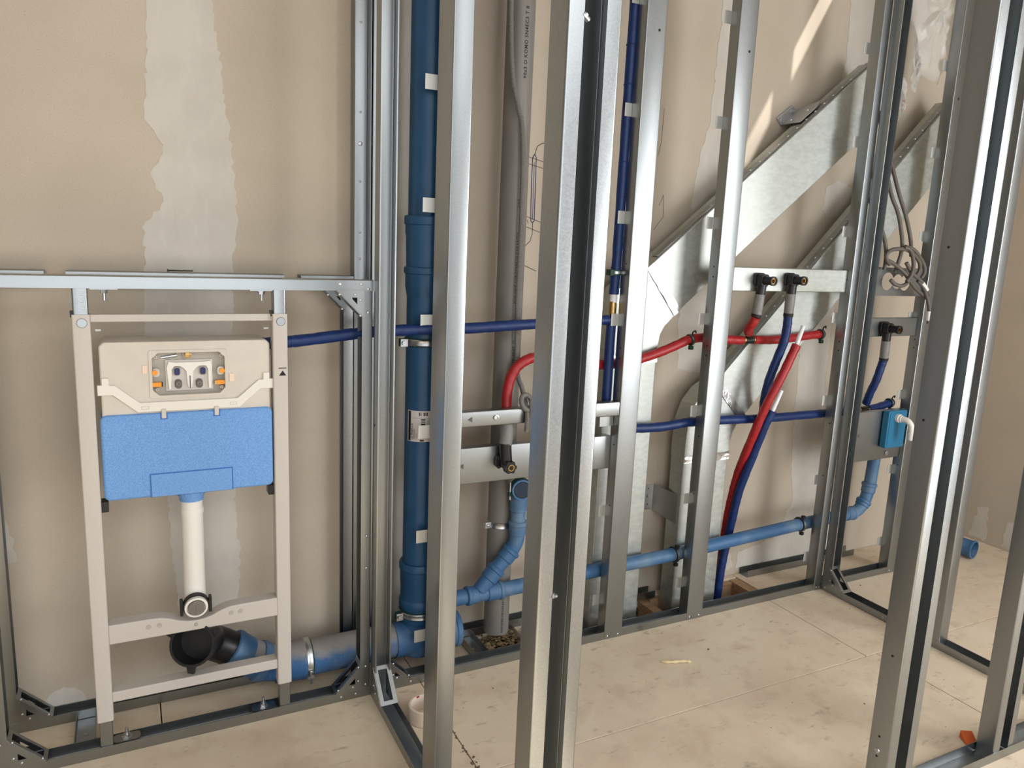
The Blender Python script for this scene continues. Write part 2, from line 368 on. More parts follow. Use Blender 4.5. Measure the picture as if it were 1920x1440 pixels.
# --- toilet bay: front and rear frame
XF = -.965
track('bottom_track', 'steel floor track in front of the toilet frame feet', (XF,.0,.0), (0,1,0), (0,0,1), (-XF,0,0), rivets=[((-.045,0,.015),(0,-1,0)),((-.09,0,.015),(0,-1,0)),((-.93,0,.015),(0,-1,0))])
track('top_track', 'horizontal steel rail across the top of the toilet frame', (XF,.05,1.27), (0,-1,0), (0,0,-1), (-XF,0,0), rivets=[((-.035,0,1.258),(0,-1,0)),((-.095,0,1.258),(0,-1,0))])
track('side_track', 'short steel post at the right of the toilet frame, blue hose behind', (-.0016,.0484,.0016), (0,-1,0), (-1,0,0), (0,0,1.2668), wid=.0468, rivets=[((-.015,0,.1),(0,-1,0)),((-.015,0,.04),(0,-1,0)),((-.015,0,1.245),(0,-1,0)),((-.015,0,1.18),(0,-1,0)),((-.015,0,.52),(0,-1,0)),((-.015,0,.42),(0,-1,0))])
track('side_track', 'short steel post at the left edge of the photo', (XF+.0016,.0016,.0016), (0,1,0), (1,0,0), (0,0,1.2668), wid=.0468, rivets=[((XF+.015,0,.1),(0,-1,0))])
track('bottom_track', 'rear steel floor track along the wall behind the toilet frame', (XF,.2,.0), (0,1,0), (0,0,1), (-XF,0,0))
t = thing('top_track', 'rear steel rail against the wall behind the toilet frame, cut in pieces', 'track', (-.5,.225,1.24))
for a, b in ((XF,-.80),(-.752,-.205),(-.158,-.002)):
    MB().sheet([(0,.03),(0,0),(.05,0),(.05,.03)], T, (a,.25,1.27), (0,-1,0), (0,0,-1), (b-a,0,0)).build('channel', GALV, t)
track('side_track', 'rear steel post against the wall right of the toilet frame', (-.0016,.2484,.0016), (0,-1,0), (-1,0,0), (0,0,1.236), wid=.0468)
track('side_track', 'rear steel post against the wall at the left edge of the photo', (XF+.0016,.2016,.0016), (0,1,0), (1,0,0), (0,0,1.236), wid=.0468)
for x, lab in ((-.795,'short steel spacer between the two floor tracks by the left toilet foot'),(.375,'short steel spacer between the floor tracks right of the blue stack foot')):
    track('spacer_track', lab, (x,.052,.001), (1,0,0), (0,0,1), (0,.146,0), rivets=[((x+.025,.12,.003),(0,0,1))])
# corner brackets
def bracket(lab, o, u, v, d, leg=.082, depth=.05):
    """angle bracket: corner o, legs along u and v, depth along d; sloped slotted plate and two gussets"""
    o, u, v, d = Vector(o), Vector(u), Vector(v), Vector(d)
    t = thing('corner_bracket', lab, 'bracket', o)
    A, B = o+u*leg, o+v*leg; s = (B-A); L = s.length; s.normalize(); nin = ((A+B)/2-o).normalized(); th = .0018
    # sloped plate with a long slot
    W = depth; sl = .011; b = MB(); e = .012
    def P(a, c, k): return A+s*a+d*c+nin*k
    def slab(a0, a1, c0, c1):
        vs = [P(a, c, k) for k in (0, th) for a, c in ((a0,c0),(a1,c0),(a1,c1),(a0,c1))]
        b.add(vs, [(0,3,2,1),(4,5,6,7),(0,1,5,4),(1,2,6,5),(2,3,7,6),(3,0,4,7)])
    slab(0, e, 0, W); slab(L-e, L, 0, W); slab(e, L-e, 0, sl); slab(e, L-e, W-sl, W)
    b.build('sloped_plate', GALV, t, smooth=0)
    for k in (0, 1):
        off = d*(W if k else 0) - d*(th if k else 0) + d*(-.0022 if not k else .0022)
        # gusset with a triangular hole: outer triangle minus hole as a strip
        out = [(0,0),(leg,0),(0,leg)]; q = .26*leg; hole = [(q,q),(leg*.5,q),(q,leg*.5)]
        g = MB(); n3 = 3
        pts = [o+u*x+v*y+off for x, y in out]+[o+u*x+v*y+off for x, y in hole]; pts2 = [p+d*th for p in pts]
        fs = []
        for i in range(3):
            j = (i+1) % 3; fs += [(i,j,3+j,3+i),(6+i,9+i,9+j,6+j),(i,6+i,6+j,j),(3+i,3+j,9+j,9+i)]
        g.add(pts+pts2, fs).build('gusset', GALV, t, smooth=0)
    side = -d
    for x, y in ((leg*.9,leg*-.0+.012),(leg*.35,.012),(.012,leg*.9),(.012,leg*.35)):
        rivet(o+u*x+v*y-d*.0022, side, t, .0035)
    return t
bracket('slotted corner bracket at the lower right of the toilet frame', (-.026,.0,.028), (-1,0,0), (0,0,1), (0,1,0))
bracket('slotted corner bracket under the right end of the toilet rail', (-.026,.0,1.242), (-1,0,0), (0,0,-1), (0,1,0), .078)
bracket('slotted corner bracket at the lower left corner of the photo, front one', (XF+.03,.0,.028), (1,0,0), (0,0,1), (0,1,0))
bracket('slotted corner bracket low at the left against the wall, rear one', (XF+.03,.2,.028), (1,0,0), (0,0,1), (0,1,0))
bracket('slotted corner bracket under the rear rail, upper right behind the hose', (-.026,.2,1.225), (-1,0,0), (0,0,-1), (0,1,0), .06)
bracket('small corner bracket at the foot of the stack bay', (.06,.0,.026), (1,0,0), (0,0,1), (0,1,0), .07)
bracket('slotted corner bracket at the foot of the left partition', (.0,-.03,.028), (0,-1,0), (0,0,1), (1,0,0))
bracket('slotted corner bracket at the foot of the right partition', (1.957,-.03,.028), (0,-1,0), (0,0,1), (1,0,0))

# --- pipe wall: front and rear tracks
track('bottom_track', 'steel floor track under the pipe wall studs', (.052,.0,.0), (0,1,0), (0,0,1), (1.905,0,0), rivets=[((.13,0,.014),(0,-1,0)),((1.93,0,.014),(0,-1,0))])
track('bottom_track', 'short steel floor track under the far right stud', (1.959,.0,.0), (0,1,0), (0,0,1), (.455,0,0))
track('bottom_track', 'rear steel floor track by the wall, from the stack to the ducts', (.052,.203,.0), (0,1,0), (0,0,1), (1.19,0,0), wid=.048)
track('bottom_track', 'rear steel floor track by the wall, right of the ducts', (1.74,.203,.0), (0,1,0), (0,0,1), (.67,0,0), wid=.048)
track('bottom_track', 'steel floor track of the left partition running towards the camera', (.0,-.0015,.0), (1,0,0), (0,0,1), (0,-.948,0))
track('bottom_track', 'steel floor track of the right partition running towards the camera', (1.957,-.0015,.0), (1,0,0), (0,0,1), (0,-.94,0), rivets=[((1.957,-.02,.015),(-1,0,0)),((1.957,-.3,.015),(-1,0,0))])
track('bottom_track', 'bright steel floor track at the lower right corner', (1.25,-1.0,.0), (0,1,0), (0,0,1), (1.93,0,0), wid=.056)

def stud(lab, x0, x1, y0, y1, prof, tabs=(), tabx=None, z0=.002, z1=H-.002, holes=(), group='galvanised steel studs', tabw=.027, tabh=.041):
    """vertical member, profile given in plan (x, y)"""
    t = thing('metal_stud', lab, 'stud', ((x0+x1)/2, (y0+y1)/2, z0), group)
    chn = MB().sheet(prof, T, (0,0,z0), (1,0,0), (0,1,0), (0,0,z1-z0)).build('channel', GALV, t)
    for z in tabs:
        MB().box(tabx[0]-tabw, tabx[0]-.0002, tabx[1]-.0012, tabx[1], z-tabh/2, z+tabh/2).build('tab', TABM, t, smooth=0)
    for p, n, r in holes:
        MB().lathe([(r,0),(r,.0004),(0,.0005)], p, n, 12).build('screw_hole', INK, chn, smooth=0)
    return t
def cright(x0, x1, y0, y1, lip=.012):   # C open to +x: web on the left, line traced so thickness goes inwards
    return [(x1,y1-lip),(x1,y1),(x0,y1),(x0,y0),(x1,y0),(x1,y0+lip)]
TZ = [.137+.337*i for i in range(8)]
for i, (x0, x1, lab) in enumerate(((.86,.936,'steel stud right of the vertical blue hose'),(1.235,1.311,'pale steel stud between the two galvanised ducts'),(1.915,1.9565,'steel stud left of the seam at the right partition'),(2.375,2.445,'far right steel stud of the pipe wall, beside the teal box'))):
    hs = []
    if i < 2: hs = [((x0+.05,-.0018,2.06-.01*i),(0,-1,0),.0045),((x0+.02,-.0018,.012),(0,-1,0),.003)]
    if i == 3: hs = [((x0+.03,-.0018,2.03),(0,-1,0),.005)]
    s_ = stud(lab, x0, x1, 0, .047, cright(x0, x1, -.0018, .047), TZ, (x0,.047), holes=hs)
    for k, z in enumerate((1.02,1.055,1.30,1.335,.72,.50)):
        MB().lathe([(.003,0),(.003,.0004),(0,.0005)], (x0-.0002,.02,z), (-1,0,0), 8).build('screw_hole', INK, s_, smooth=0)
    for dx in (.014, .058 if i != 2 else .03): rivet((x0+dx,-.0018,.012), (0,-1,0), s_)
stud('steel stud with tabs in front of the blue stack, behind the near stud', .194, .268, 0, .047, cright(.194, .268, -.0018, .047), TZ, (.194,.047), tabw=.037)
stud('rear steel stud on the wall left of the blue stack', .054, .104, .203, .25, cright(.054, .104, .203, .25))
# partition end studs (open towards the camera) and wall channel
def cfront(x0, x1, y0, y1, lip=.010):   # C open to -y
    return [(x0+lip,y0),(x0,y0),(x0,y1),(x1,y1),(x1,y0),(x1-lip,y0)][::-1]
stud('steel end stud of the left partition, beside the blue stack', .0005, .0505, -.045, -.002, cfront(.0005,.0505,-.045,-.002, .005), holes=[((.0003,-.02,.86),(-1,0,0),.004)])
stud('steel end stud of the right partition, right of the seam', 1.958, 2.006, -.046, -.002, cfront(1.958,2.006,-.046,-.002,.004))
wch = stud('steel wall channel with screws left of the stack', .0005, .0505, .203, .25, cfront(.0005,.0505,.203,.25,.002))
for z in (1.32,1.40,1.55,1.66,1.75,2.0): rivet((.03,.2478,z), (0,-1,0), wch, .0035 if z != 1.66 else .007, 'screw_head')
# free stud A in the left partition
def cback(x0, x1, y0, y1, lip=.012):    # C open to +y, web towards the camera
    return [(x0+lip,y1),(x0,y1),(x0,y0),(x1,y0),(x1,y1),(x1-lip,y1)]
stud('near steel stud of the left partition in front of the blue stack', .0005, .046, -.54, -.455, cback(.0005,.046,-.54,-.455))
# E stud in the right partition
stud('pale steel stud in the right partition behind the door post', 1.958, 2.006, -.53, -.485, cback(1.958,2.006,-.53,-.485))
# door posts: C sections open towards the camera
def post(lab, x0, x1, y0, y1, zs=()):
    t = thing('door_post', lab, 'post', ((x0+x1)/2,(y0+y1)/2,.002), 'galvanised door posts')
    lip = (x1-x0)*.29
    MB().sheet(cfront(x0,x1,y0,y1,lip), .002, (0,0,.004), (1,0,0), (0,1,0), (0,0,H-.006), r=.0045, seg=4).build('channel', GALV, t)
    # stiffening rib in the web
    MB().tube([((x0+x1)/2+.012,y1-.003,.006),((x0+x1)/2+.012,y1-.003,H-.006)], .003, 8).build('rib', GALV, t)
    return t
pB = post('left door post with an open channel, in the middle of the photo', .0, .098, -1.0, -.94)
pC = post('tall door post with a dark open channel at the right', 1.04, 1.145, -1.0, -.94)
pD = post('steel post at the far lower right corner', 1.51, 1.605, -.9975, -.947)
for z in (1.74, .78):   # bolts through the left door post
    b = thing('bolt', 'small bright bolt end through the door post, %s one' % ('upper' if z > 1 else 'lower'), 'bolt', (.034,-.985,z), 'bolt ends in the left door post')
    MB().tube([(.026,-.998,z),(.040,-.992,z-.006)], .0045, 10).build('shank', ZINC, b)
    MB().lathe([(.006,0),(.006,.004),(0,.004)], (.029,-.9965,z-.001), (.9,.35,-.35), 6).build('nut', ZINC, b)
MB().lathe([(.007,0),(.006,.002),(.002,.003),(.002,.0008),(0,.0008)], (1.0396,-.967,.155), (-1,0,0), 14).build('screw_head', ZINC, pC)
for z, r in ((.195,.003),(.14,.003)): MB().lathe([(r,0),(r,.0004),(0,.0004)], (1.0395,-.967,z), (-1,0,0), 10).build('screw_hole', INK, pC, smooth=0)
for z in (2.0,1.42,1.02,.42): MB().lathe([(.003,0),(.003,.0005),(0,.0005)], (1.0396,-.965+.01*math.sin(z*9),z), (-1,0,0), 10).build('screw_hole', INK, pC, smooth=0)
for z, r in ((.20,.007),(.225,.003),(.182,.003),(.43,.003),(1.5,.003)): MB().lathe([(r,0),(r,.0005),(0,.0005)], (1.09,-.9425,z), (0,-1,0), 12).build('punched_hole', PAPER, pC, smooth=0)
# ================================================================== galvanised ducts
Y0, Y1 = .12, .198
def duct(lab, xa, xb, zb, elbow_in, elbow_out, pb, ang, length, w):
    a = math.radians(ang); u = Vector((math.cos(a),0,math.sin(a))); n = Vector((-math.sin(a),0,math.cos(a)))
    t = thing('air_duct', lab, 'duct', ((xa+xb)/2, .16, -.07), 'flat galvanised ducts')
    MB().rbox(xa, xb, Y0, Y1, -.072, zb, .004, 'z').build('vertical_section', GALVD, t)
    pbv = Vector((pb[0],0,pb[1]))
    poly = [(x,z) for x,z in elbow_in]+[pb]+[((pbv+n*w).x,(pbv+n*w).z)]+[(x,z) for x,z in elbow_out]
    MB().ext(poly, (0,Y0-.0015,0), (1,0,0), (0,0,1), (0,Y1-Y0+.003,0)).build('elbow', GALVD, t, smooth=0)
    b = MB(); o = pbv+Vector((0,Y0,0))
    b.ext([(0,0),(length,0),(length,w),(0,w)], o, u, n, (0,Y1-Y0,0)).build('sloping_section', GALVD, t, bevel=.002)
    # seam strip with rivets along the upper side
    s = MB(); s.ext([(.05,w),(length,w),(length,w+.004),(.05,w+.004)], o+Vector((0,.012,0)), u, n, (0,.030,0)).build('seam_strip', GALV, t)
    rv = MB(); k = .35
    while k < length:
        rv.lathe([(.005,0),(.004,.002),(0,.003)], o+u*k+n*(w+.004)+Vector((0,.022,0)), n, 8); k += .055
    rv.build('rivet_row', ZINC, t, kind='stuff')
    # crumpled aluminium tape at both joints
    def tape(c, d, wid, l, seed):
        rnd = random.Random(seed); nx, nz = 9, 4; vs, fs = [], []; pd = Vector((-d.z,0,d.x))
        for i in range(nx+1):
            for j in range(nz+1):
                p = c+d*(l*i/nx)+pd*(wid*(j/nz-.5)); vs.append(p+Vector((rnd.uniform(-.001,.001),-.0022-rnd.uniform(0,.0035),rnd.uniform(-.002,.002))))
        for i in range(nx):
            for j in range(nz):
                q = i*(nz+1)+j; fs.append((q,q+1,q+nz+2,q+nz+1))
        MB().add(vs, fs).build('foil_tape', FOILT, t, smooth=25)
    tape(pbv+Vector((0,Y0-.001,0)), n, .035, w, 3); tape(Vector((xa,Y0-.001,zb)), Vector((1,0,0)), .03, xb-xa, 4)
    return t
d1 = duct('galvanised duct bending up to the right, the left and higher of two', .871, 1.091, 1.0,
     [(1.091,1.0005),(1.0915,1.04),(1.098,1.085),(1.115,1.115)], [(.955,1.292),(.905,1.245),(.878,1.18),(.871,1.10),(.871,1.0005)], (1.167,1.163), 38.8, 1.30, .213)
d2 = duct('galvanised duct bending up to the right, the right and lower of two', 1.26, 1.48, .60,
     [(1.48,.6005),(1.4805,.64),(1.49,.69),(1.508,.722)], [(1.335,.868),(1.29,.815),(1.266,.75),(1.26,.67),(1.26,.6005)], (1.534,.749), 45, 1.64, .2086)
# duct brackets
t = thing('duct_bracket', 'bent steel bracket with two bolts above the sloping duct', 'bracket', (1.63,.2,1.85))
a = math.radians(38.8); u = Vector((math.cos(a),0,math.sin(a))); n = Vector((-math.sin(a),0,math.cos(a)))
wp = [(1.688,1.910),(1.762,1.966),(1.797,1.947),(1.717,1.881)]
MB().ext(wp, (0,.2495,0), (1,0,0), (0,0,1), (0,.0025,0)).build('wall_plate', ZINC, t, smooth=0)
top = [(1.717,.2495,1.881),(1.797,.2495,1.947),(1.830,.165,1.974),(1.795,.150,1.945),(1.715,.150,1.880)]
vs_ = [Vector(p)+n*.006 for p in top]; vs_ += [p+n*.0025 for p in vs_]
MB().add(vs_, [(4,3,2,1,0),(5,6,7,8,9)]+[(i,(i+1)%5,5+(i+1)%5,5+i) for i in range(5)]).build('duct_plate', ZINC, t, smooth=0)
for x, z in ((1.716,1.905),(1.765,1.945)):
    MB().lathe([(.010,0),(.010,.0015),(.006,.002),(.006,.007),(0,.007)], (x,.2493,z), (0,-1,0), 12).build('bolt_head', ZINC, t)
for x, y in ((1.735,.215),(1.780,.18)):
    MB().lathe([(.006,0),(.005,.004),(0,.005)], Vector((x,y,1.881+(x-1.717)*.825))+n*.0085, n, 10).build('bolt_head', ZINC, t)
t = thing('duct_bracket', 'bent steel bracket on the wall left of the lower duct', 'bracket', (1.21,.24,.32))
wpl = MB().ext([(1.182,.365),(1.228,.362),(1.23,.466),(1.184,.468)], (0,.2515,0), (1,0,0), (0,0,1), (0,.0025,0)).build('wall_plate', ZINC, t)
MB().add([(1.228,.2515,.362),(1.262,.13,.332),(1.262,.13,.452),(1.23,.2515,.466),(1.2305,.2545,.362),(1.2645,.133,.332),(1.2645,.133,.452),(1.2325,.2545,.466)],[(0,1,2,3),(7,6,5,4),(0,4,5,1),(3,2,6,7),(1,5,6,2),(0,3,7,4)]).build('duct_plate', ZINC, t, smooth=0)
MB().lathe([(.008,0),(.006,.004),(0,.005)], (1.205,.2515,.42), (0,-1,0), 10).build('screw_head', ZINC, wpl)
for z in (.385,.45): MB().lathe([(.003,0),(0,.0006)], (1.205,.2514,z), (0,-1,0), 8).build('screw_hole', INK, t)

# ================================================================== toilet installation frame
fr = thing('toilet_carrier', 'painted steel toilet installation frame standing on adjustable feet', 'carrier', (-.485,.02,.002))
for s, xa in ((-1,-.735),(1,-.274)):
    xb = xa+.039
    MB().rbox(xa, xb, .0, .04, .102, 1.177, .004, 'z').build('leg', PAINT, fr)
    MB().rbox(xa+.003, xb-.003, .004, .036, 1.172, 1.2405, .004, 'z').build('extension', GALV, fr, label='galvanised sliding extension')
    MB().rbox(xa+.004, xb-.004, .0035, .034, .002, .108, .003, 'z').build('foot', GALV, fr, label='galvanised foot in the floor track')
    cx = (xa+xb)/2+.002
    MB().lathe([(.0115,0),(.0115,.001),(.0105,.0018),(0,.0018)], (cx,-.0002,1.157), (0,-1,0), 24).build('round_cap', GALV, fr)
    MB().box(xa-.003, xa+.002, .01, .03, 1.17, 1.185).build('clip', BLACK, fr, smooth=0)
# scale marks on the left extension, arrow on the right leg
ex = MB()
for k in range(12): ex.box(-.735+.024-(k%2)*.003, -.735+.031, .0036, .0039, 1.184+k*.0043, 1.1848+k*.0043)
ex.build('scale_mark', DULL, fr, smooth=0)
MB().ext([(-.0095,-.006),(.0095,-.006),(0,.008)], (-.2495,-.0004,1.017), (1,0,0), (0,0,1), (0,.0006,0)).build('arrow_mark', INK, fr, smooth=0)
MB().box(-.260,-.239,-.0004,.0002,1.030,1.0325).build('arrow_mark', INK, fr, smooth=0)
MB().box(-.697,-.273,.012,.03,1.158,1.1765).build('cross_bar', PAINT, fr, bevel=.002, smooth=0)
wave = [(-.697,.372),(-.60,.3715),(-.575,.370),(-.552,.364),(-.530,.354),(-.508,.348),(-.487,.3465),(-.466,.348),(-.444,.354),(-.422,.364),(-.399,.370),(-.37,.3715),(-.273,.372)]
MB().ext(wave+[(-.273,.318),(-.697,.318)], (0,.0,0), (1,0,0), (0,0,1), (0,.042,0)).build('cross_bar', PAINT, fr, bevel=.003)
MB().box(-.697,-.273,.004,.042,.151,.180).build('cross_bar', PAINT, fr, bevel=.003, smooth=0)
for x, z in ((-.603,.35),(-.577,.35),(-.396,.351),(-.372,.351)):
    MB().lathe([(.0065,0),(.006,.0012),(.003,.0014),(0,.0006)], (x,-.0002,z), (0,-1,0), 14).build('hole_plug', DULL, fr)
MB().lathe([(.005,0),(.004,.0018),(0,.002)], (-.487,-.0002,.334), (0,-1,0), 12).build('rivet', ZINC, fr)
for x in (-.664, -.298):     # bolts hanging below the rail
    fx = MB().box(x-.03, x+.03, .008, .036, 1.2365, 1.2395).build('fixing_plate', GALV, fr, smooth=0)
    MB().lathe([(.013,0),(.013,.002),(.009,.002),(.009,.009),(0,.009)], (x,.02,1.2365), (0,0,-1), 6).build('nut', ZINC, fx)
    MB().lathe([(.004,0),(.004,.026),(0,.026)], (x,.02,1.236), (0,0,-1), 10).build('threaded_rod', ZINC, fx)
for x in (-.668, -.313):     # floor bolts
    fx = MB().rbox(x-.033, x+.033, .005, .042, .028, .0315, .012, 'z').build('foot_plate', GALV, fr)
    MB().lathe([(.014,0),(.014,.0025),(.0095,.0025),(.0095,.010),(0,.010)], (x,.022,.0315), (0,0,1), 6).build('nut', ZINC, fx)
    MB().lathe([(.004,0),(.004,.026),(0,.027)], (x,.022,.033), (0,0,1), 10).build('threaded_rod', ZINC, fx)
for x in (-.692, -.277):
    MB().box(x-.012, x+.012, .015, .05, .674, .702).build('clip', BLACK, fr, bevel=.002, smooth=0)
    MB().lathe([(.004,0),(.004,.012),(.0,.012)], (x+(.005 if x < -.5 else -.005),.02,1.137), (1 if x < -.5 else -1,0,0), 8).build('set_screw', ZINC, fr)

# ================================================================== concealed cistern
ci = thing('cistern', 'concealed toilet cistern, cream above and blue foam below', 'cistern', (-.4815,.06,.70))
def tank(x0, x1, z0, z1, y0, y1, r, name, m_, tp=0.):
    b = MB(); b.rbox(x0, x1, y0, y1, z0, z1, r, 'y', 6); return b.build(name, m_, ci, bevel=.007)
# upper body with an opening for the service window
WX0, WX1, WZ0, WZ1 = -.5665, -.3945, .970, 1.079
ub = MB()
o_ = [(-.683,.91),(-.280,.91),(-.281,1.095),(-.284,1.102),(-.292,1.108),(-.672,1.108),(-.680,1.102),(-.683,1.095)]
y0, y1 = .012, .135
def annulus(b, outer, inner, y0, y1):
    """front plate with a hole: bridge outer ring to inner ring by nearest quads"""
    n = len(outer)
    vs = [(x,y0,z) for x,z in outer]+[(x,y0,z) for x,z in inner]+[(x,y1,z) for x,z in outer]+[(x,y1,z) for x,z in inner]
    fs = []
    for i in range(n):
        j = (i+1) % n; fs += [(i,j,n+j,n+i),(2*n+j,2*n+i,3*n+i,3*n+j),(j,i,2*n+i,2*n+j),(n+i,n+j,3*n+j,3*n+i)]
    b.add(vs, fs)
def ringpts(x0, x1, z0, z1, c, k=1):
    return [(x0+c,z0),(x1-c,z0),(x1,z0+c),(x1,z1-c),(x1-c,z1),(x0+c,z1),(x0,z1-c),(x0,z0+c)]
annulus(ub, ringpts(-.683,-.280,.91,1.108,.010), ringpts(WX0,WX1,WZ0,WZ1,.014), .012, .05)
ub.build('upper_body', CREAM, ci, bevel=.004, smooth=30)
MB().rbox(-.681,-.282,.048,.135,.91,1.106,.012).build('upper_back', CREAM, ci)
tank(-.6885,-.2765,.705,.926,.004,.138,.016,'lower_body', FOAM)
ins = MB(); annulus(ins, ringpts(-.583,-.382,.7055,.768,.001), ringpts(-.5805,-.3845,.7055,.7655,.001), .0025, .006)
ins.build('panel_rim_shade', mat('blue_foam_shade', (58,106,176), .8), ci, smooth=0)  # groove shade put into a darker foam colour round the panel
MB().box(-.5805,-.3845,.0022,.006,.7055,.7655).build('raised_panel', FOAM, ci, smooth=0, bevel=.0012)
st = [(-.690,1.003),(-.680,1.003),(-.680,1.02),(-.664,1.02),(-.664,1.0015),(-.652,1.0015),(-.598,.9545),(-.365,.9545),(-.311,1.0015),(-.299,1.0015),(-.299,1.02),(-.283,1.02),(-.283,1.003),(-.273,1.003),
      (-.273,.977),(-.306,.977),(-.360,.930),(-.603,.930),(-.657,.977),(-.690,.977)]
strap = MB().ext(st, (0,.006,0), (1,0,0), (0,0,1), (0,.012,0)).build('strap', CREAM2, ci, bevel=.0015, smooth=0)
for x in (-.586,-.376): 
    r_ = MB(); annulus(r_, ringpts(x-.009,x+.009,.937,.945,.0008), ringpts(x-.0075,x+.0075,.9385,.9435,.0008), .0052, .0065); r_.build('strap_eyelet', CREAM, strap, smooth=0)
for x in (-.544,-.418):
    MB().box(x-.0055,x+.0055,.0025,.012,.912,.936).build('tank_clip', CREAM, ci, bevel=.0015, smooth=0)
    MB().box(x-.0085,x+.0085,.0034,.0045,.9095,.9262).build('clip_shade', mat('blue_foam_shade', (58,106,176)), ci, smooth=0)  # darker foam block painted as the shade round the clip
# service window
sw = MB(); annulus(sw, ringpts(-.574,-.389,.963,1.086,.003), ringpts(WX0,WX1,WZ0,WZ1,.014), .0095, .014); sw.build('window_frame', CREAM, ci, smooth=0, bevel=.0008)
MB().box(WX0,WX1,.0305,.034,WZ0,WZ1).build('window_cavity', DULL, ci, smooth=0)
pl = MB()
pl.ext([(-.528,1.055),(-.512,1.0525),(-.448,1.0525),(-.428,1.055),(-.425,1.040),(-.428,.983),(-.434,.983),(-.435,1.034),(-.440,1.0425),(-.456,1.0425),(-.463,1.038),(-.470,1.029),(-.472,.9985),(-.475,.9855),(-.4825,.9855),(-.485,.9985),(-.487,1.029),(-.494,1.038),(-.501,1.0425),(-.515,1.0425),(-.521,1.034),(-.524,.983),(-.529,.983),(-.533,1.040)], (0,.018,0), (1,0,0), (0,0,1), (0,.010,0)).build('flush_plate_holder', WHITE, ci, smooth=0, bevel=.0008)
MB().box(-.4797,-.4777,.0172,.0182,.985,1.018).build('slot', INK, ci, smooth=0)
MB().box(-.536,-.423,.026,.030,.978,1.058).build('inner_plate', CLEARISH, ci, smooth=0, bevel=.001)
for x in (-.509,-.4475):
    pr = MB().rbox(x-.0085,x+.0085,.020,.028,1.018,1.0405,.006).build('push_rod_surround', DULL, ci)
    MB().rbox(x-.0065,x+.0065,.016,.026,1.020,1.038,.005).build('push_rod', mat('navy_plastic', (22,28,84), .35), pr)
for x in (-.5065,-.4565):
    pr = MB().rbox(x-.0085,x+.0085,.0215,.028,.984,1.008,.008).build('rod_socket', mat('dark_grey_plastic', (96,88,80), .5), ci)
    MB().lathe([(.0058,0),(.0058,.004),(.0035,.004),(.003,.001),(0,.001)], (x,.0215,.997), (0,-1,0), 16).build('rod_ring', GREYP, pr)
vseat = MB().lathe([(.013,0),(.013,.002),(0,.002)], (-.482,.027,1.0715), (0,-1,0), 20).build('valve_seat', DULL, ci)
MB().lathe([(.0085,0),(.0085,.005),(.006,.006),(.003,.006),(.003,.003),(0,.003)], (-.482,.025,1.0715), (0,-1,0), 12).build('brass_nut', BRASS, vseat)
MB().tube([(-.545,.03,1.064),(-.507,.028,1.070)], [.0035,.0045], 10).build('supply_tube', ZINC, ci)
for s, x in ((1,-.558),(-1,-.4045)):
    MB().rbox(x-.0085,x+.0085,.014,.022,1.018,1.039,.007).build('clear_lug', CLEARISH, ci)
    MB().lathe([(.0065,0),(.0065,.008),(0,.008)], (x-.003*s,.016,1.029), (0,-1,0), 14).build('orange_pin', ORANGE, ci)
    MB().box(x-.009,x+.012 if s > 0 else x+.010,.014,.024,.992,1.003).build('orange_lever', ORANGE, ci, smooth=0, bevel=.001)
    MB().box(x+(.012 if s > 0 else -.012)-.003,x+(.012 if s > 0 else -.012)+.003,.015,.024,.9925,1.0025).build('lever_end', INK if s > 0 else BRASS, ci, smooth=0)
for x, z in ((-.558,1.068),(-.402,1.068),(-.556,.984),(-.402,.984)):
    MB().lathe([(.004,0),(.004,.012),(.002,.012),(.002,.006),(0,.006)], (x,.0305,z), (0,-1,0), 12).build('screw_boss', CREAM, ci)
for x, z in ((-.583,1.038),(-.378,1.01)):
    MB().box(x-.006,x+.006,.0095,.013,z-.011,z+.011).build('side_tab', SALMON, ci, smooth=0, bevel=.001)
# outlet
MB().lathe([(.036,0),(.036,-.012),(.030,-.022),(.030,-.030),(0,-.030)], (-.484,.045,.706), (0,0,1), 28).build('outlet_collar', FOAM, ci)

# flush pipe
fp = thing('flush_pipe', 'white flush pipe below the blue cistern with a capped end', 'pipe', (-.484,.045,.37))
pth = [(-.484,.045,.682),(-.484,.045,.62),(-.484,.045,.55),(-.484,.045,.46),(-.484,.043,.43),(-.4845,.034,.408),(-.485,.018,.396),(-.485,.0,.392)]
MB().tube(smooth_path(pth, 5), .0275, 24).build('pipe', WHITE, fp)
MB().lathe([(.0295,0),(.0295,.012),(.028,.016)], (-.484,.045,.638), (0,0,1), 24).build('sleeve_ring', WHITE, fp)
MB().lathe([(.0295,.0),(.0295,.014),(.024,.015),(.024,.008),(0,.008)], (-.4855,.002,.390), (0,-1,-.12), 28).build('end_ring', WHITE, fp)
MB().lathe([(.021,0),(.021,.013),(.019,.0145),(0,.0145)], (-.4855,-.0005,.3895), (0,-1,-.12), 24).build('end_cap', mat('smoke_cap', (120,112,106), .3), fp)
MB().box(-.4865,-.4845,-.0165,-.0145,.378,.400).build('cap_ridge', mat('smoke_cap', (120,112,106)), fp, smooth=0)
MB().lathe([(.0335,-.004),(.0335,.010),(.030,.010),(.030,-.004)], (-.4855,.006,.391), (0,-1,-.12), 28, closed=True).build('clamp', BLACK, fp)
for s in (-1, 1): MB().box(-.4855+s*.036-.004,-.4855+s*.036+.004,-.004,.01,.366,.412).build('clamp_ear', BLACK, fp, smooth=0, bevel=.0015)

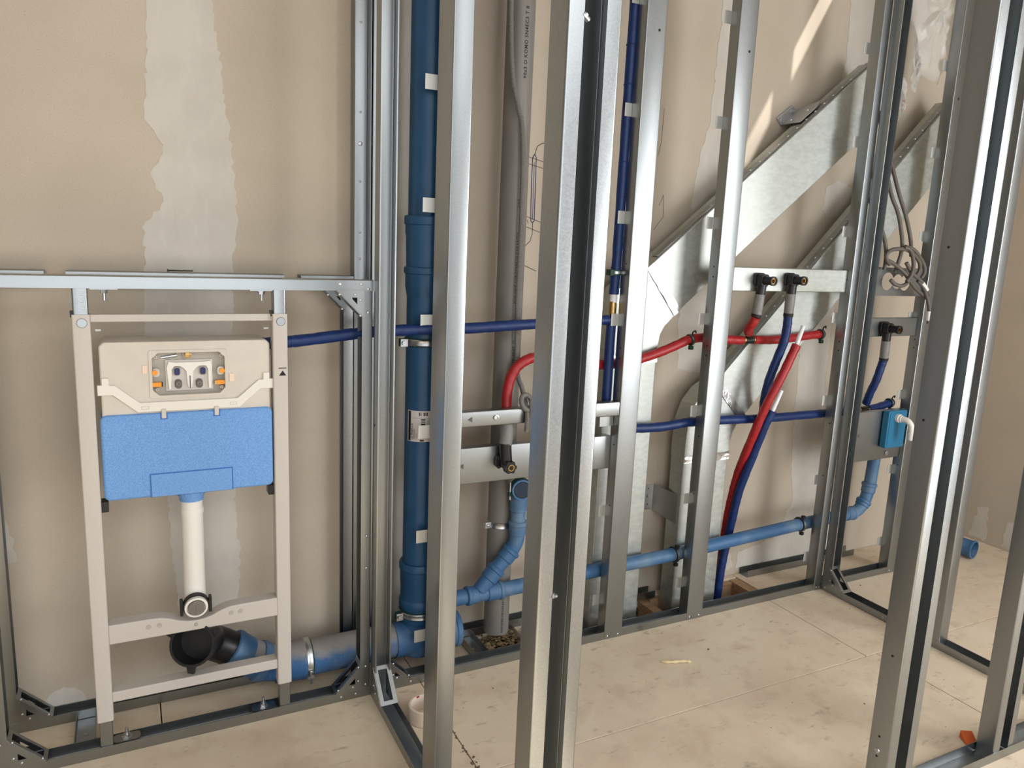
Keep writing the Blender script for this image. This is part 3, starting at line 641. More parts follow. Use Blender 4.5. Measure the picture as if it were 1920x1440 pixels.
# ================================================================== soil pipes
so = thing('toilet_outlet_pipe', 'black open toilet outlet elbow under the wavy crossbar', 'pipe', (-.46,.08,.17))
ax = Vector((-.35,-.86,.33)).normalized(); ctr = Vector((-.488,.025,.268))
MB().lathe([(.050,-.07),(.050,-.02),(.057,-.016),(.057,.022),(.060,.024),(.060,.032),(.053,.032),(.051,.022),(.049,-.02),(.046,-.06),(0,-.06)], ctr, ax, 32).build('socket', BLACK, so)
pp = smooth_path([ctr-ax*.03, ctr-ax*.07, Vector((-.445,.118,.215)), Vector((-.405,.13,.185)), Vector((-.375,.13,.163))], 6)
MB().tube(pp, .050, 24).build('elbow', BLACK, so)
for ang in (40, 160, 285):
    e = ax.orthogonal().normalized(); g = ax.cross(e); q = math.radians(ang); d = e*math.cos(q)+g*math.sin(q)
    MB().ext([(-.012,.055),(.012,.055),(.010,.078),(-.006,.076)], ctr+ax*.012, ax.cross(d), d, ax*.014).build('lug', BLACK, so, smooth=0)
dp = thing('drain_pipe', 'thick dusty blue drain pipe running along the floor to the stack', 'pipe', (-.1,.13,.03))
run = [(-.385,.13,.170),(-.345,.13,.140),(-.30,.13,.112),(-.25,.13,.097),(-.19,.13,.0925),(.0,.13,.0925),(.14,.13,.0925)]
MB().tube(smooth_path(run, 6), .0545, 28).build('pipe', DRAIN, dp)
MB().lathe([(.054,0),(.059,.004),(.061,.012),(.059,.02),(.056,.055),(.054,.06)], (-.389,.13,.173), (.8,0,-.6), 28).build('socket_rim', BLUEPD, dp)
MB().lathe([(.054,0),(.060,.004),(.061,.012),(.059,.02),(.057,.03)], (-.315,.13,.119), (.88,0,-.47), 28).build('socket_rim', BLUEPD, dp)
MB().lathe([(.056,0),(.060,.004),(.060,.075),(.062,.078),(.062,.092),(.055,.096)], (-.262,.13,.095), (1,0,-.03), 28).build('socket', DRAIN, dp)
MB().lathe([(.0575,-.013),(.0605,-.009),(.0605,.009),(.0575,.013)], (-.165,.13,.0925), (1,0,0), 32).build('clamp_rubber', GREENR, dp)
cbd = MB().lathe([(.0605,-.010),(.063,-.008),(.0615,-.002),(.0615,.002),(.063,.008),(.0605,.010)], (-.165,.13,.0925), (1,0,0), 32).build('clamp_band', ZINC, dp)
MB().box(-.175,-.155,.060,.068,.060,.066).build('clamp_ear', ZINC, cbd, smooth=0); MB().lathe([(.004,0),(.004,.04),(0,.04)], (-.165,.064,.042), (0,0,1), 8).build('clamp_screw', ZINC, cbd)
sk = thing('waste_stack', 'tall blue waste stack with sockets and a printed label', 'pipe', (.2,.13,.03))
SX, SY = .2, .13
MB().lathe([(.055,.30),(.055,1.24)], (SX,SY,0), (0,0,1), 36).build('pipe', BLUEP, sk)
MB().lathe([(.055,1.44),(.055,H-.01)], (SX,SY,0), (0,0,1), 36).build('pipe', BLUEP, sk)
MB().lathe([(.055,1.215),(.0585,1.235),(.0605,1.245),(.0605,1.283),(.0645,1.286),(.0655,1.293),(.0645,1.303),(.0605,1.305)], (SX,SY,0), (0,0,1), 36).build('socket', BLUEP, sk)
MB().lathe([(.0585,1.30),(.0600,1.38),(.0600,1.395),(.0625,1.405),(.0625,1.428),(.066,1.431),(.066,1.452),(.063,1.456),(.055,1.456)], (SX,SY,0), (0,0,1), 36).build('socket', BLUEP, sk)
MB().lathe([(.055,.36),(.0625,.36),(.0655,.354),(.0655,.338),(.0625,.334),(.0615,.29),(.0600,.286),(.0600,.235),(.064,.23),(.065,.217),(.064,.205),(.060,.20),(.0575,.15)], (SX,SY,0), (0,0,1), 36).build('socket', BLUEP, sk)
MB().lathe([(.0575,.175),(.0575,.10),(.056,.05),(.05,.037)], (SX,SY,0), (0,0,1), 36).build('tee_body', BLUEPD, sk)
MB().lathe([(.0585,-.085),(.0585,.09),(.060,.092),(.060,.12),(.063,.124),(.063,.137),(.058,.142),(.0,.142)], (SX,SY,.0925), (1,0,0), 32).build('tee_branch', BLUEPD, sk)
for z, lo_ in ((1.078,0),(.185,1)):
    MB().lathe([(.0562 if not lo_ else .0605,-.013),(.060 if not lo_ else .0635,-.011),(.060 if not lo_ else .0635,.011),(.0562 if not lo_ else .0605,.013)], (SX,SY,z), (0,0,1), 32).build('clamp_rubber', GREENR, sk)
    MB().lathe([(.0605 if not lo_ else .064,-.010),(.063 if not lo_ else .0665,-.007),(.0615 if not lo_ else .065,-.001),(.0615 if not lo_ else .065,.001),(.063 if not lo_ else .0665,.007),(.0605 if not lo_ else .064,.010)], (SX,SY,z), (0,0,1), 32).build('clamp_band', ZINC, sk)
    cbd = bpy.data.objects[[o.name for o in sk.children if o.name.startswith('clamp_band')][-1]]
    MB().box(SX-.085,SX-.062,SY-.032,SY-.026,z-.012,z+.012).build('clamp_ear', ZINC, cbd, smooth=0, bevel=.001)
    MB().box(SX-.085,SX-.062,SY-.016,SY-.010,z-.012,z+.012).build('clamp_ear', GREENR, cbd, smooth=0, bevel=.001)
    MB().lathe([(.0065,0),(.0065,.005),(.003,.005),(.003,.034),(0,.034)], (SX-.076,SY-.041,z), (0,1,0), 8).build('clamp_screw', ZINC, cbd)
# label wrapped on the stack: angle measured from -x towards -y
def on_stack(s, z, r=.0553):   # s = arc length from the left end of the label
    a = math.radians(197)+s/.055; return (SX+r*math.cos(a), SY+r*math.sin(a), z)
def wrap(s0, s1, z0, z1, r, nm, m_, n=8):
    vs = [on_stack(s0+(s1-s0)*i/n, z, r) for i in range(n+1) for z in (z0, z1)]
    MB().add(vs, [(2*i,2*i+2,2*i+3,2*i+1) for i in range(n)]).build(nm, m_, sk)
wrap(0, .105, .770, .868, .0553, 'label', PAPER, 14)
wrap(.003, .013, .772, .866, .0555, 'label_stripe', INK, 3)
wrap(.013, .105, .8445, .8455, .0555, 'label_rule', DULL, 10)
for s0, s1, z0, z1 in ((.040,.043,.853,.864),(.045,.0475,.853,.864),(.053,.0545,.853,.864),(.056,.060,.853,.864),(.0615,.063,.853,.864),(.064,.067,.853,.864),(.047,.060,.841,.843),(.047,.060,.836,.839),(.047,.060,.832,.834),(.047,.060,.824,.829),(.047,.060,.821,.8225),(.044,.057,.772,.777)):
    wrap(s0, s1, z0, z1, .0555, 'label_print', INK, 2)
text_mesh('ULTRAPLUS', .0098, lambda x, y: on_stack(.021-y, .776+x, .0556), 'label_text', INK, sk, True)
text_mesh('3080050307', .0068, lambda x, y: on_stack(.028-y, .777+x, .0556), 'label_text', INK, sk)
text_mesh('110x3.2', .006, lambda x, y: on_stack(.035-y, .777+x, .0556), 'label_text', INK, sk)

# ---- 50 mm drain with wye
wd = thing('wye_drain', 'slim blue drain pipe with a wye branch rising to an open elbow', 'pipe', (.9,.088,.2))
DY = .086
MB().tube([(.262,DY,.222),(.48,DY,.2225),(1.2,DY,.236),(1.9,DY,.268),(2.19,DY,.276)], .0255, 22).build('pipe', BLUEPD, wd)
def rim(p, axd, nm='socket', l=.055, r=.0295, m_=BLUEPD, rr=.0325):
    MB().lathe([(.0255,0),(r,.003),(r,l-.016),(rr,l-.013),(rr,l-.003),(r,l),(.0255,l+.001)], p, axd, 24).build(nm, m_, wd)
rim((.425,DY,.2225), (1,0,.01), l=.06); rim((.39,DY,.2225), (-1,0,0), l=.04)
br = smooth_path([(.40,DY,.236),(.44,DY,.282),(.487,DY,.332),(.515,DY,.362),(.532,DY,.395),(.535,DY,.44),(.534,DY,.50),(.534,DY,.535)], 5)
MB().tube(br, .0257, 22).build('branch', BLUEPD, wd)
rim((.430,DY,.270), (.68,0,.73), l=.05); rim((.487,DY,.331), (.68,0,.73), l=.045); rim((.5355,DY,.415), (0,0,1), l=.05); rim((.534,DY,.50), (0,0,1), l=.05, rr=.031)
# elbow with open end facing the room
el = smooth_path([(.534,DY,.535),(.533,DY-.003,.556),(.530,DY-.014,.578),(.522,DY-.04,.588)], 6)
MB().tube(el, .0275, 22, caps=False).build('elbow', BLUEPD, wd)
MB().lathe([(.0275,0),(.0325,.002),(.0345,.006),(.0345,.020),(.029,.021),(.026,.012),(.026,-.01),(0,-.012)], (.526,DY-.028,.587), (-.25,-1,.05), 26).build('open_socket', BLUEPD, wd)
MB().lathe([(.0265,0),(0,.0003)], (.5218,DY-.0465,.588), (-.25,-1,.05), 24).build('bore_shade', BORE_SHADE, wd, smooth=0)  # flat dark disc painted as the shade inside the elbow
MB().lathe([(.0345,-.002),(.037,0),(.037,.006),(.0345,.008)], (.529,DY-.016,.586), (-.25,-1,.05), 26).build('clamp_rubber', GREENR, wd)
MB().tube([(.488,DY-.024,.552),(.488,DY-.024,.612)], .003, 8).build('clamp_screw', ZINC, wd)
MB().box(.481,.495,DY-.030,DY-.018,.565,.578).build('clamp_ear', GREENR, wd, smooth=0)
# right end elbow rising behind the plate
re_ = smooth_path([(2.17,DY,.276),(2.21,DY,.278),(2.245,DY,.288),(2.275,DY,.318),(2.292,DY,.36),(2.30,DY,.40),(2.31,DY,.56),(2.318,DY,.66)], 6)
MB().tube(re_, .026, 22).build('rising_pipe', BLUEPD, wd)
rim((2.165,DY,.2755), (1,0,.03), l=.05, r=.0285, rr=.031); rim((2.262,DY,.303), (.55,0,.83), l=.03); rim((2.293,DY,.362), (.12,0,.99), l=.045)
for x, z in ((1.222,.2365),(1.888,.268)):
    MB().lathe([(.0255,-.006),(.030,-.006),(.030,.006),(.0255,.006)], (x,DY,z), (1,0,.03), 22).build('clamp_rubber', RUBBER, wd)
    cbd = MB().lathe([(.030,-.005),(.032,-.005),(.032,.005),(.030,.005)], (x,DY,z), (1,0,.03), 22).build('clamp_band', GALV, wd)
    for s in (-1, 1): MB().box(x-.007,x+.007,DY-.022,DY-.008,z+s*.036-.006,z+s*.036+.006).build('clamp_ear', RUBBER, cbd, smooth=0, bevel=.001)

# ---- grey PVC pipe with print, conduit
gp = thing('grey_pipe', 'grey printed plastic pipe standing against the wall', 'pipe', (.505,.158,-.03))
GX, GY, GR = .508, .1655, .0445
MB().lathe([(GR-.003,.03),(GR,.03),(GR,H-.01)], (GX,GY,0), (0,0,1), 36).build('pipe', GREYP, gp)
cbd = MB().lathe([(GR+.0003,-.011),(GR+.0025,-.009),(GR+.001,-.002),(GR+.001,.002),(GR+.0025,.009),(GR+.0003,.011)], (GX,GY,.435), (0,0,1), 32).build('clamp_band', ZINC, gp)
MB().box(GX-.066,GX-.043,GY-.020,GY-.008,.425,.447).build('clamp_ear', ZINC, cbd, smooth=0, bevel=.002)
MB().lathe([(.006,0),(.005,.003),(0,.004)], (GX-.056,GY-.020,.436), (0,-1,0), 10).build('clamp_screw', ZINC, cbd)
def on_grey(x, y, z0, adeg=-72):   # text running up the pipe; letters' tops towards the left
    a = math.radians(adeg)-y/GR; return (GX+(GR+.0003)*math.cos(a), GY+(GR+.0003)*math.sin(a), z0+x)
text_mesh('PVC MET HERGEBRUIKGARANTIE', .0135, lambda x, y: on_grey(x, y, 1.195, -84), 'pipe_print', INK, gp, True, 1.15)
text_mesh('EG3', .0128, lambda x, y: on_grey(x, y, 1.50, -84), 'pipe_print', INK, gp, True, 1.15)
MB().add([on_grey(x, y, 1.455, -84) for x, y in ((0,0),(.032,0),(.032,.005),(0,.005))], [(0,1,2,3)]).build('pipe_print', INK, gp, smooth=0)
for k in range(5): MB().add([on_grey(x, y, 1.54+k*.02, -84) for x, y in ((0,.003),(.005,.003),(.005,.005),(0,.005))], [(0,1,2,3)]).build('pipe_print', INK, gp, smooth=0)
text_mesh('90x3 O KOMO SN4EC3 T 8', .0155, lambda x, y: on_grey(x, y, 1.885, -84), 'pipe_print', INK, gp, True, 1.15)
text_mesh('0165  10-02  O', .0125, lambda x, y: on_grey(x, y, .985, -84), 'pipe_print', INK, gp, True, 1.15)
text_mesh('HERGEBRUIKGARANTIE', .0118, lambda x, y: on_grey(x, y, .04, -84), 'pipe_print', INK, gp, True, 1.15)
def corrugate(pts, r, per=.0042, n=12):
    P = smooth_path(pts, 14); L = [0]
    for a, b in zip(P, P[1:]): L.append(L[-1]+(b-a).length)
    out, rad, s, i = [], [], 0., 0
    while s < L[-1]:
        while L[i+1] < s: i += 1
        t = (s-L[i])/max(L[i+1]-L[i], 1e-9); out.append(P[i].lerp(P[i+1], t)); rad.append(r if int(round(s/(per/2))) % 2 else r*.86); s += per/2
    return out, rad
cn = thing('corrugated_conduit', 'grey corrugated conduit down the grey pipe ending in a knot', 'conduit', (.5,.095,.78))
P, Rr = corrugate([(.438,.102,2.74),(.440,.102,2.35),(.441,.102,2.093),(.454,.102,1.896),(.480,.1035,1.797),(.497,.104,1.736),(.505,.1035,1.588),(.507,.1035,1.353),(.506,.1035,1.179),(.513,.1035,1.005),(.520,.104,.957),(.526,.085,.925),(.515,.045,.90),(.505,.01,.88),(.500,-.010,.86),(.498,-.014,.82),(.497,-.014,.80)], .0085)
MB().tube(P, Rr, 12).build('conduit', CONDUIT, cn)
kn = [Vector((.503+.018*math.cos(q), .012*math.sin(q)+.004, .893+.022*math.sin(q))) for q in [k*PI/8 for k in range(15)]]
MB().tube(kn, .0085, 12).build('knot_loop', CONDUIT, cn)
MB().tube([(.511,-.013,.905),(.512,-.016,.86),(.509,-.014,.818)], .008, 12).build('knot_tail', CONDUIT, cn)
# loose material in the pipe opening
wl = MB(); rnd = random.Random(5)
for k in range(420):
    x, y = rnd.uniform(.445,.595), rnd.uniform(.09,.215); s = rnd.uniform(.003,.009); z = rnd.uniform(-.05,-.004)+.012*math.sin(x*60)*math.sin(y*70)
    vs = [Vector((x,y,z))+Vector(p)*s*rnd.uniform(.3,1.8) for p in ((1,0,0),(-1,0,0),(0,1,0),(0,-1,0),(0,0,.6),(0,0,-.6))]
    wl.add(vs, [(0,2,4),(2,1,4),(1,3,4),(3,0,4),(2,0,5),(1,2,5),(3,1,5),(0,3,5)])
tag(wl.build('insulation_wool', WOOL), 'yellow mineral wool in the floor opening under the grey pipe', 'insulation', kind='stuff')
for x, y, s, lab in ((.60,.11,.03,'largest lump of broken screed at the foot of the grey pipe'),(.618,.16,.024,'second lump of broken screed, behind the largest one')):
    rb = MB(); rb.add([Vector((x,y,s*.5))+Vector(p)*s*rnd.uniform(.7,1.1) for p in ((1,0,-.3),(-.9,.1,-.2),(0,1,-.3),(0,-1,-.2),(.2,.1,.6),(0,0,-.5))], [(0,2,4),(2,1,4),(1,3,4),(3,0,4),(2,0,5),(1,2,5),(3,1,5),(0,3,5)])
    tag(rb.build('rubble_lump', RUBBLE, smooth=0), lab, 'rubble', 'broken screed by the grey pipe')

# ================================================================== water pipes
def hose(name, lab, pts, r, m_, per=8, n=16, base=None):
    t = thing(name, lab, 'hose', base or Vector(pts[-1]))
    P = smooth_path(pts, per); rnd = random.Random(len(lab)); k = rnd.uniform(0, 9)
    MB().tube(P, [r*(1+.05*math.sin(i*1.9+k)*math.sin(i*.7+k)) for i in range(len(P))], n).build('insulation', m_, t)
    return t
HB = .0168
cold = hose('cold_water_hose', 'blue insulated hose running level from the cistern past the stack', [(-.29,.075,1.088),(-.25,.066,1.092),(-.194,.062,1.096),(-.075,.062,1.109),(.0,.06,1.117),(.082,.057,1.121),(.196,.055,1.124),(.312,.056,1.125),(.43,.058,1.130),(.544,.06,1.135),(.70,.058,1.141),(.830,.063,1.146)], HB, NAVY, base=(-.29,.075,1.088))
ris = thing('riser_hose', 'blue insulated riser beside the stud with a brass coupling', 'hose', (.847,.064,.86))
MB().tube(smooth_path([(.847,.064,.862),(.847,.064,.96),(.846,.064,1.06),(.847,.064,1.135)], 5), HB, 16).build('insulation', NAVY, ris)
up = smooth_path([(.849,.064,1.232),(.850,.064,1.30),(.852,.064,1.36),(.853,.064,1.6),(.854,.064,1.85),(.856,.064,2.15),(.857,.064,2.7)], 6)
MB().tube(up, [HB*(1+.06*math.sin(i*2.3)*math.sin(i*.9)) for i in range(len(up))], 16).build('insulation', NAVY, ris)
for z in (1.42,1.55,1.66,1.79,1.90,2.02): MB().lathe([(HB*.98,-.002),(HB*1.06,0),(HB*.98,.002)], (.8535,.064,z), (.1,.064,1), 16).build('wrinkle', NAVY, ris)
MB().lathe([(.0125,1.205),(.0125,1.234)], (.849,.064,0), (0,0,1), 16).build('white_collar', WCORE, ris)
MB().lathe([(.010,1.150),(.010,1.166),(.0135,1.168),(.0135,1.200),(.012,1.203),(.012,1.208)], (.848,.064,0), (0,0,1), 16).build('brass_coupling', BRASS, ris)
MB().tube([(.847,.064,1.12),(.848,.064,1.152)], .013, 14).build('tee', BRASS, ris)
MB().lathe([(HB+.001,-.009),(HB+.004,-.009),(HB+.004,.009),(HB+.001,.009)], (.850,.064,1.305), (0,0,1), 20, closed=True).build('clamp_rubber', GREENR, ris)
MB().lathe([(HB+.004,-.006),(HB+.0055,-.004),(HB+.0055,.004),(HB+.004,.006)], (.850,.064,1.305), (0,0,1), 20, closed=True).build('clamp_band', ZINC, ris)
MB().box(.812,.826,.036,.064,1.295,1.315).build('clamp_ear', GREENR, ris, smooth=0, bevel=.001)
def clamp(parent, p, axd, r=HB):
    p = Vector(p); axd = Vector(axd)
    MB().lathe([(r+.0005,-.006),(r+.004,-.006),(r+.004,.006),(r+.0005,.006)], p, axd, 20, closed=True).build('clamp_rubber', GREENR, parent)
    cbd = MB().lathe([(r+.004,-.004),(r+.0055,-.004),(r+.0055,.004),(r+.004,.004)], p, axd, 20, closed=True).build('clamp_band', GALV, parent)
    MB().tube(smooth_path([p+Vector((0,-.012,r)),p+Vector((-.004,-.016,r+.012)),p+Vector((.006,-.018,r+.018)),p+Vector((.012,-.014,r+.010))], 4), .0028, 8).build('clamp_hook', RUBBER, cbd)
    MB().box(p.x-.010,p.x+.006,p.y-.016,p.y-.004,p.z-r-.018,p.z-r-.004).build('clamp_ear', GREENR, cbd, smooth=0, bevel=.001)
rd = hose('hot_water_hose', 'red insulated hose arching up from the lower plate and crossing the studs', [(.450,.036,.815),(.451,.045,.84),(.457,.055,.87),(.464,.066,.918),(.477,.072,.961),(.500,.073,.996),(.533,.075,1.016),(.575,.083,1.022),(.68,.096,1.01),(.75,.098,.995),(.831,.098,.987),(.93,.098,.99),(1.008,.098,1.003),(1.089,.098,1.024),(1.171,.098,1.051),(1.225,.098,1.069),(1.32,.098,1.072),(1.406,.098,1.063),(1.475,.098,1.059)], HB, RED, base=(.450,.036,.79))
clamp(rd, (1.222,.098,1.066), (1,0,.3))
rd2 = hose('hot_water_hose', 'red insulated hose from the black tee to the clamp at the right partition', [(1.532,.098,1.060),(1.60,.098,1.0575),(1.653,.098,1.058),(1.74,.098,1.063),(1.826,.098,1.071),(1.905,.098,1.076)], HB, RED)
clamp(rd2, (1.892,.098,1.075), (1,0,.1))
te = thing('tee_fitting', 'black tee with brass rings in the red hose', 'fitting', (1.505,.098,1.04))
MB().tube([(1.488,.098,1.059),(1.522,.098,1.060)], .015, 16).build('body', BLACK, te)
MB().tube([(1.505,.098,1.06),(1.497,.085,1.082)], .012, 14).build('branch', BLACK, te)
for x in (1.477,1.524): MB().tube([(x,.098,1.0595),(x+.008,.098,1.0597)], .0155, 16).build('brass_ring', BRASS, te)
def elbow_fitting(lab, x, y, z, tape_len, lean, body=True):
    """wall-plate elbow: flange on the plate, outlet towards the camera, stem downwards"""
    t = thing('tap_elbow', lab, 'fitting', (x,y,z-.05))
    MB().rbox(x-.024,x+.024,y-.010,y-.0003,z-.020,z+.026,.010).build('flange', BLACK, t, bevel=.002)
    MB().rbox(x-.019,x+.019,y-.036,y-.008,z-.022,z+.022,.010,).build('body', BLACK, t, bevel=.003)
    MB().lathe([(.015,0),(.015,.048),(.017,.050),(.017,.060),(.0115,.060),(.010,.052),(.010,.03),(0,.03)], (x,y-.018,z), (0,-1,0), 22).build('outlet', BLACK, t)
    MB().lathe([(.0105,.038),(.0105,.056),(.0075,.056),(.0075,.036),(0,.036)], (x,y-.018,z), (0,-1,0), 18).build('brass_thread', BRASS, t)
    return t
E1 = elbow_fitting('black tap elbow over a red hose, left of the pair on the upper bar', 1.447, .018, 1.292, 0, 0)
E2 = elbow_fitting('black tap elbow over a blue hose, right of the pair on the upper bar', 1.598, .018, 1.295, 0, 0)
E3 = elbow_fitting('black tap elbow on the bar above the teal box', 2.162, .018, 1.108, 0, 0)
def stem(parent, p0, p1, p2, capc=RUBBER, r=.0165):
    MB().tube([p0, Vector(p0).lerp(Vector(p1), .32)], .0175, 16).build('stem', BLACK, parent)
    a = Vector(p0).lerp(Vector(p1), .25); MB().tube([a, a.lerp(Vector(p1), .5), p1], [r+.0008, r+.0016, r+.001], 16).build('grey_tape_wrap', TAPE, parent)
    MB().tube([p1, p2], r+.0018, 16).build('end_band', capc, parent)
stem(E1, (1.447,-.002,1.275), (1.440,.002,1.168), (1.438,.003,1.157))
stem(E2, (1.598,-.002,1.278), (1.600,.002,1.172), (1.600,.003,1.160))
stem(E3, (2.162,-.002,1.09), (2.172,.004,.985), (2.173,.005,.975))
h1 = hose('hot_water_hose', 'short red hose between the tap elbow and the black tee', [(1.438,.003,1.158),(1.436,.012,1.135),(1.440,.035,1.115),(1.468,.065,1.10),(1.488,.08,1.09)], .0165, RED)
h2 = hose('cold_water_hose', 'blue hose dropping from the right tap elbow to the level blue hose', [(1.600,.003,1.162),(1.604,.006,1.12),(1.602,.012,1.06),(1.592,.03,.985),(1.582,.047,.905),(1.585,.062,.83),(1.60,.076,.775)], .0165, NAVY)
h3 = hose('cold_water_hose', 'short blue hose dropping from the far right tap elbow', [(2.173,.005,.976),(2.17,.010,.948),(2.165,.02,.89),(2.17,.045,.83),(2.185,.07,.778)], .0165, NAVY)
h4 = hose('cold_water_hose', 'long blue insulated hose crossing low behind the two pale studs', [(.945,.09,.757),(1.0,.09,.751),(1.107,.085,.749),(1.20,.08,.757),(1.25,.08,.759),(1.425,.08,.755),(1.60,.08,.748),(1.80,.08,.747),(1.995,.08,.746),(2.15,.08,.745)], .0172, NAVY)
h5 = hose('cold_water_hose', 'blue insulated hose stub right of the tee above the teal box', [(2.215,.08,.748),(2.27,.08,.752),(2.364,.08,.770)], .0168, NAVY)
clamp(h5, (2.348,.08,.767), (1,0,.15))
t5 = thing('tee_fitting', 'black tee with brass rings in the blue hose above the teal box', 'fitting', (2.187,.08,.73))
MB().tube([(2.165,.08,.7455),(2.207,.08,.7475)], .015, 16).build('body', BLACK, t5)
for x in (2.152,2.205): MB().tube([(x,.08,.7455),(x+.008,.08,.7457)], .0155, 16).build('brass_ring', BRASS, t5)
# free hoses standing up from the floor opening
fr1 = hose('loose_hose', 'loose red hose with a bare white end rising from the floor opening', [(1.645,-.012,1.052),(1.592,-.008,.938),(1.545,.012,.815),(1.526,.056,.66),(1.549,.125,.52),(1.558,.158,.40),(1.562,.175,.30),(1.56,.182,.15),(1.555,.182,-.06)], .0165, RED, base=(1.555,.182,-.06))
MB().tube([(1.641,-.012,1.043),(1.668,-.013,1.124)], .0085, 14).build('bare_pipe_end', WCORE, fr1)
fr2 = hose('loose_hose', 'loose blue hose with a bare white end rising from the floor opening', [(1.585,.016,.795),(1.568,.030,.73),(1.556,.068,.59),(1.548,.108,.448),(1.550,.134,.315),(1.545,.145,.22),(1.532,.147,.12),(1.525,.147,.03),(1.523,.147,-.06)], .0165, NAVY, base=(1.523,.147,-.06))
MB().tube([(1.584,.016,.790),(1.620,.014,.873)], .0085, 14).build('bare_pipe_end', WCORE, fr2)

# ================================================================== mounting bars and plates
def tri(parent, x, y, z, s=.008):
    MB().ext([(-s,0),(s*.8,s),(s*.8,-s)], (x,y,z), (1,0,0), (0,0,1), (0,.0006,0)).build('arrow_mark', mat('dark_stamp', (90,90,84), .6), parent, smooth=0)
mb1 = thing('mounting_bar', 'narrow steel mounting bar across the red hose beside the grey pipe', 'bar', (.48,.0,.826))
MB().sheet([(.03,.0),(0,0),(0,.049),(.03,.049)][::-1], T, (.27,.0,.826), (0,1,0), (0,0,1), (.588,0,0), r=.004).build('channel', GALV, mb1)
tri(mb1, .307, -.0022, .850); 
MB().lathe([(.0085,0),(.0085,.003),(.0055,.0035),(.005,.0005),(0,.0005)], (.395,-.0016,.852), (0,-1,0), 18).build('eyelet', ZINC, mb1)
MB().box(.803,.858,.030,.0316,.785,.826).build('end_clip', GALV, mb1, smooth=0)
mb2 = thing('mounting_plate', 'wide steel mounting plate below the narrow bar, black elbow on it', 'plate', (.48,.04,.63))
MB().sheet([(.03,.118),(0,.118),(0,0),(.012,0)], T, (.27,.04,.63), (0,1,0), (0,0,1), (.588,0,0), r=.003).build('panel', GALV, mb2)
tri(mb2, .300, .0378, .690, .008)
E4 = thing('tap_elbow', 'black tap elbow with brass thread on the wide plate by the grey pipe', 'fitting', (.433,.038,.678))
MB().rbox(0.4130,0.4550,0.0260,0.0375,0.6780,0.7180,.012).build('flange', BLACK, E4, bevel=.002)
MB().rbox(0.4250,0.4570,0.0040,0.0280,0.6800,0.7080,.010).build('body', BLACK, E4, bevel=.003)
MB().tube([(.437,.012,.764),(.440,.012,.728),(.443,.010,.694)], .0195, 18).build('stem', BLACK, E4)
MB().tube(smooth_path([(.450,.036,.822),(.449,.027,.803),(.443,.018,.778),(.438,.013,.757)], 5), [.0215]*10+[.021]*6, 18).build('grey_tape_wrap', TAPE, E4)
kn = [];  
for k in range(36):
    q = 2*PI*k/36; kn.append((.0195+.0022*math.cos(6*q), q))
rl = MB(); pts = [(r_*math.cos(q), r_*math.sin(q)) for r_, q in kn]
rl.ext(pts, (.444,-.022,.690), (1,0,0), (0,0,1), (0,.028,0)).build('outlet', BLACK, E4)
MB().lathe([(.011,0),(.011,.003),(.008,.003),(.006,-.002),(0,-.002)], (.444,-.0215,.690), (0,-1,0), 18).build('brass_thread', BRASS, E4)
for s in (-.014,.014): MB().lathe([(.006,0),(.0055,.004),(0,.005)], (.423,.0255,.696+s), (0,-1,0), 10).build('screw_head', RUBBER, E4)

ub_ = thing('mounting_bar', 'bright steel bar carrying two black tap elbows', 'bar', (1.61,.02,1.25))
MB().sheet([(.03,.087),(0,.087),(0,0),(.03,0)], T, (1.313,.02,1.250), (0,1,0), (0,0,1), (.600,0,0), r=.004).build('channel', GALVD, ub_)
# holed plate in the right bay
hp = thing('mounting_plate', 'steel plate with overlapping round holes behind the grey cable knot', 'plate', (2.2,.02,1.238))
xs0, xs1, zz0, zz1 = 2.01, 2.373, 1.238, 1.353
holes = [(2.155,1.297,.036),(2.215,1.297,.030),(2.262,1.292,.032)]
def in_holes(x, z): return any((x-a)**2+(z-b)**2 < r*r for a, b, r in holes)
# outline traced as column strips around the holes
pm = MB(); N = 90
def spans(x):
    iv = [(b-math.sqrt(r*r-(x-a)**2), b+math.sqrt(r*r-(x-a)**2)) for a, b, r in holes if abs(x-a) < r]
    if not iv: return None
    return min(i[0] for i in iv), max(i[1] for i in iv)
cols = sorted(set([xs0+(xs1-xs0)*i/N for i in range(N+1)]+[v for a, b, r in holes for v in (a-r, a+r)]))
for xa, xb in zip(cols, cols[1:]):
    m0 = spans((xa+xb)/2); sa = spans(xa+1e-6) or ((m0[0]+m0[1])/2,)*2 if m0 else None; sb = spans(xb-1e-6) or ((m0[0]+m0[1])/2,)*2 if m0 else None
    def quad(z00, z01, z10, z11):
        pm.add([(xa,.02,z00),(xb,.02,z10),(xb,.02,z11),(xa,.02,z01),(xa,.0218,z00),(xb,.0218,z10),(xb,.0218,z11),(xa,.0218,z01)], [(0,1,2,3),(7,6,5,4),(0,4,5,1),(3,2,6,7)])
    if m0 is None: quad(zz0, zz1, zz0, zz1)
    else: quad(zz0, sa[0], zz0, sb[0]); quad(sa[1], zz1, sb[1], zz1)
pm.box(xs0, xs1, .0218, .045, zz1-.0016, zz1)
pm.build('panel', GALV, hp, smooth=0)
lb = thing('mounting_bar', 'steel bar above the teal box carrying one black tap elbow', 'bar', (2.2,.02,1.071))
MB().sheet([(.025,.077),(0,.077),(0,0),(.025,0)], T, (2.01,.02,1.071), (0,1,0), (0,0,1), (.363,0,0), r=.003).build('channel', GALV, lb)
tp = thing('mounting_plate', 'pale steel plate behind the teal box', 'plate', (2.2,.02,.538))
MB().sheet([(.02,.216),(0,.216),(0,0),(.012,0)], T, (2.01,.02,.538), (0,1,0), (0,0,1), (.363,0,0), r=.003).build('panel', GALV, tp)
tri(tp, 2.098, .0178, .652, .008)
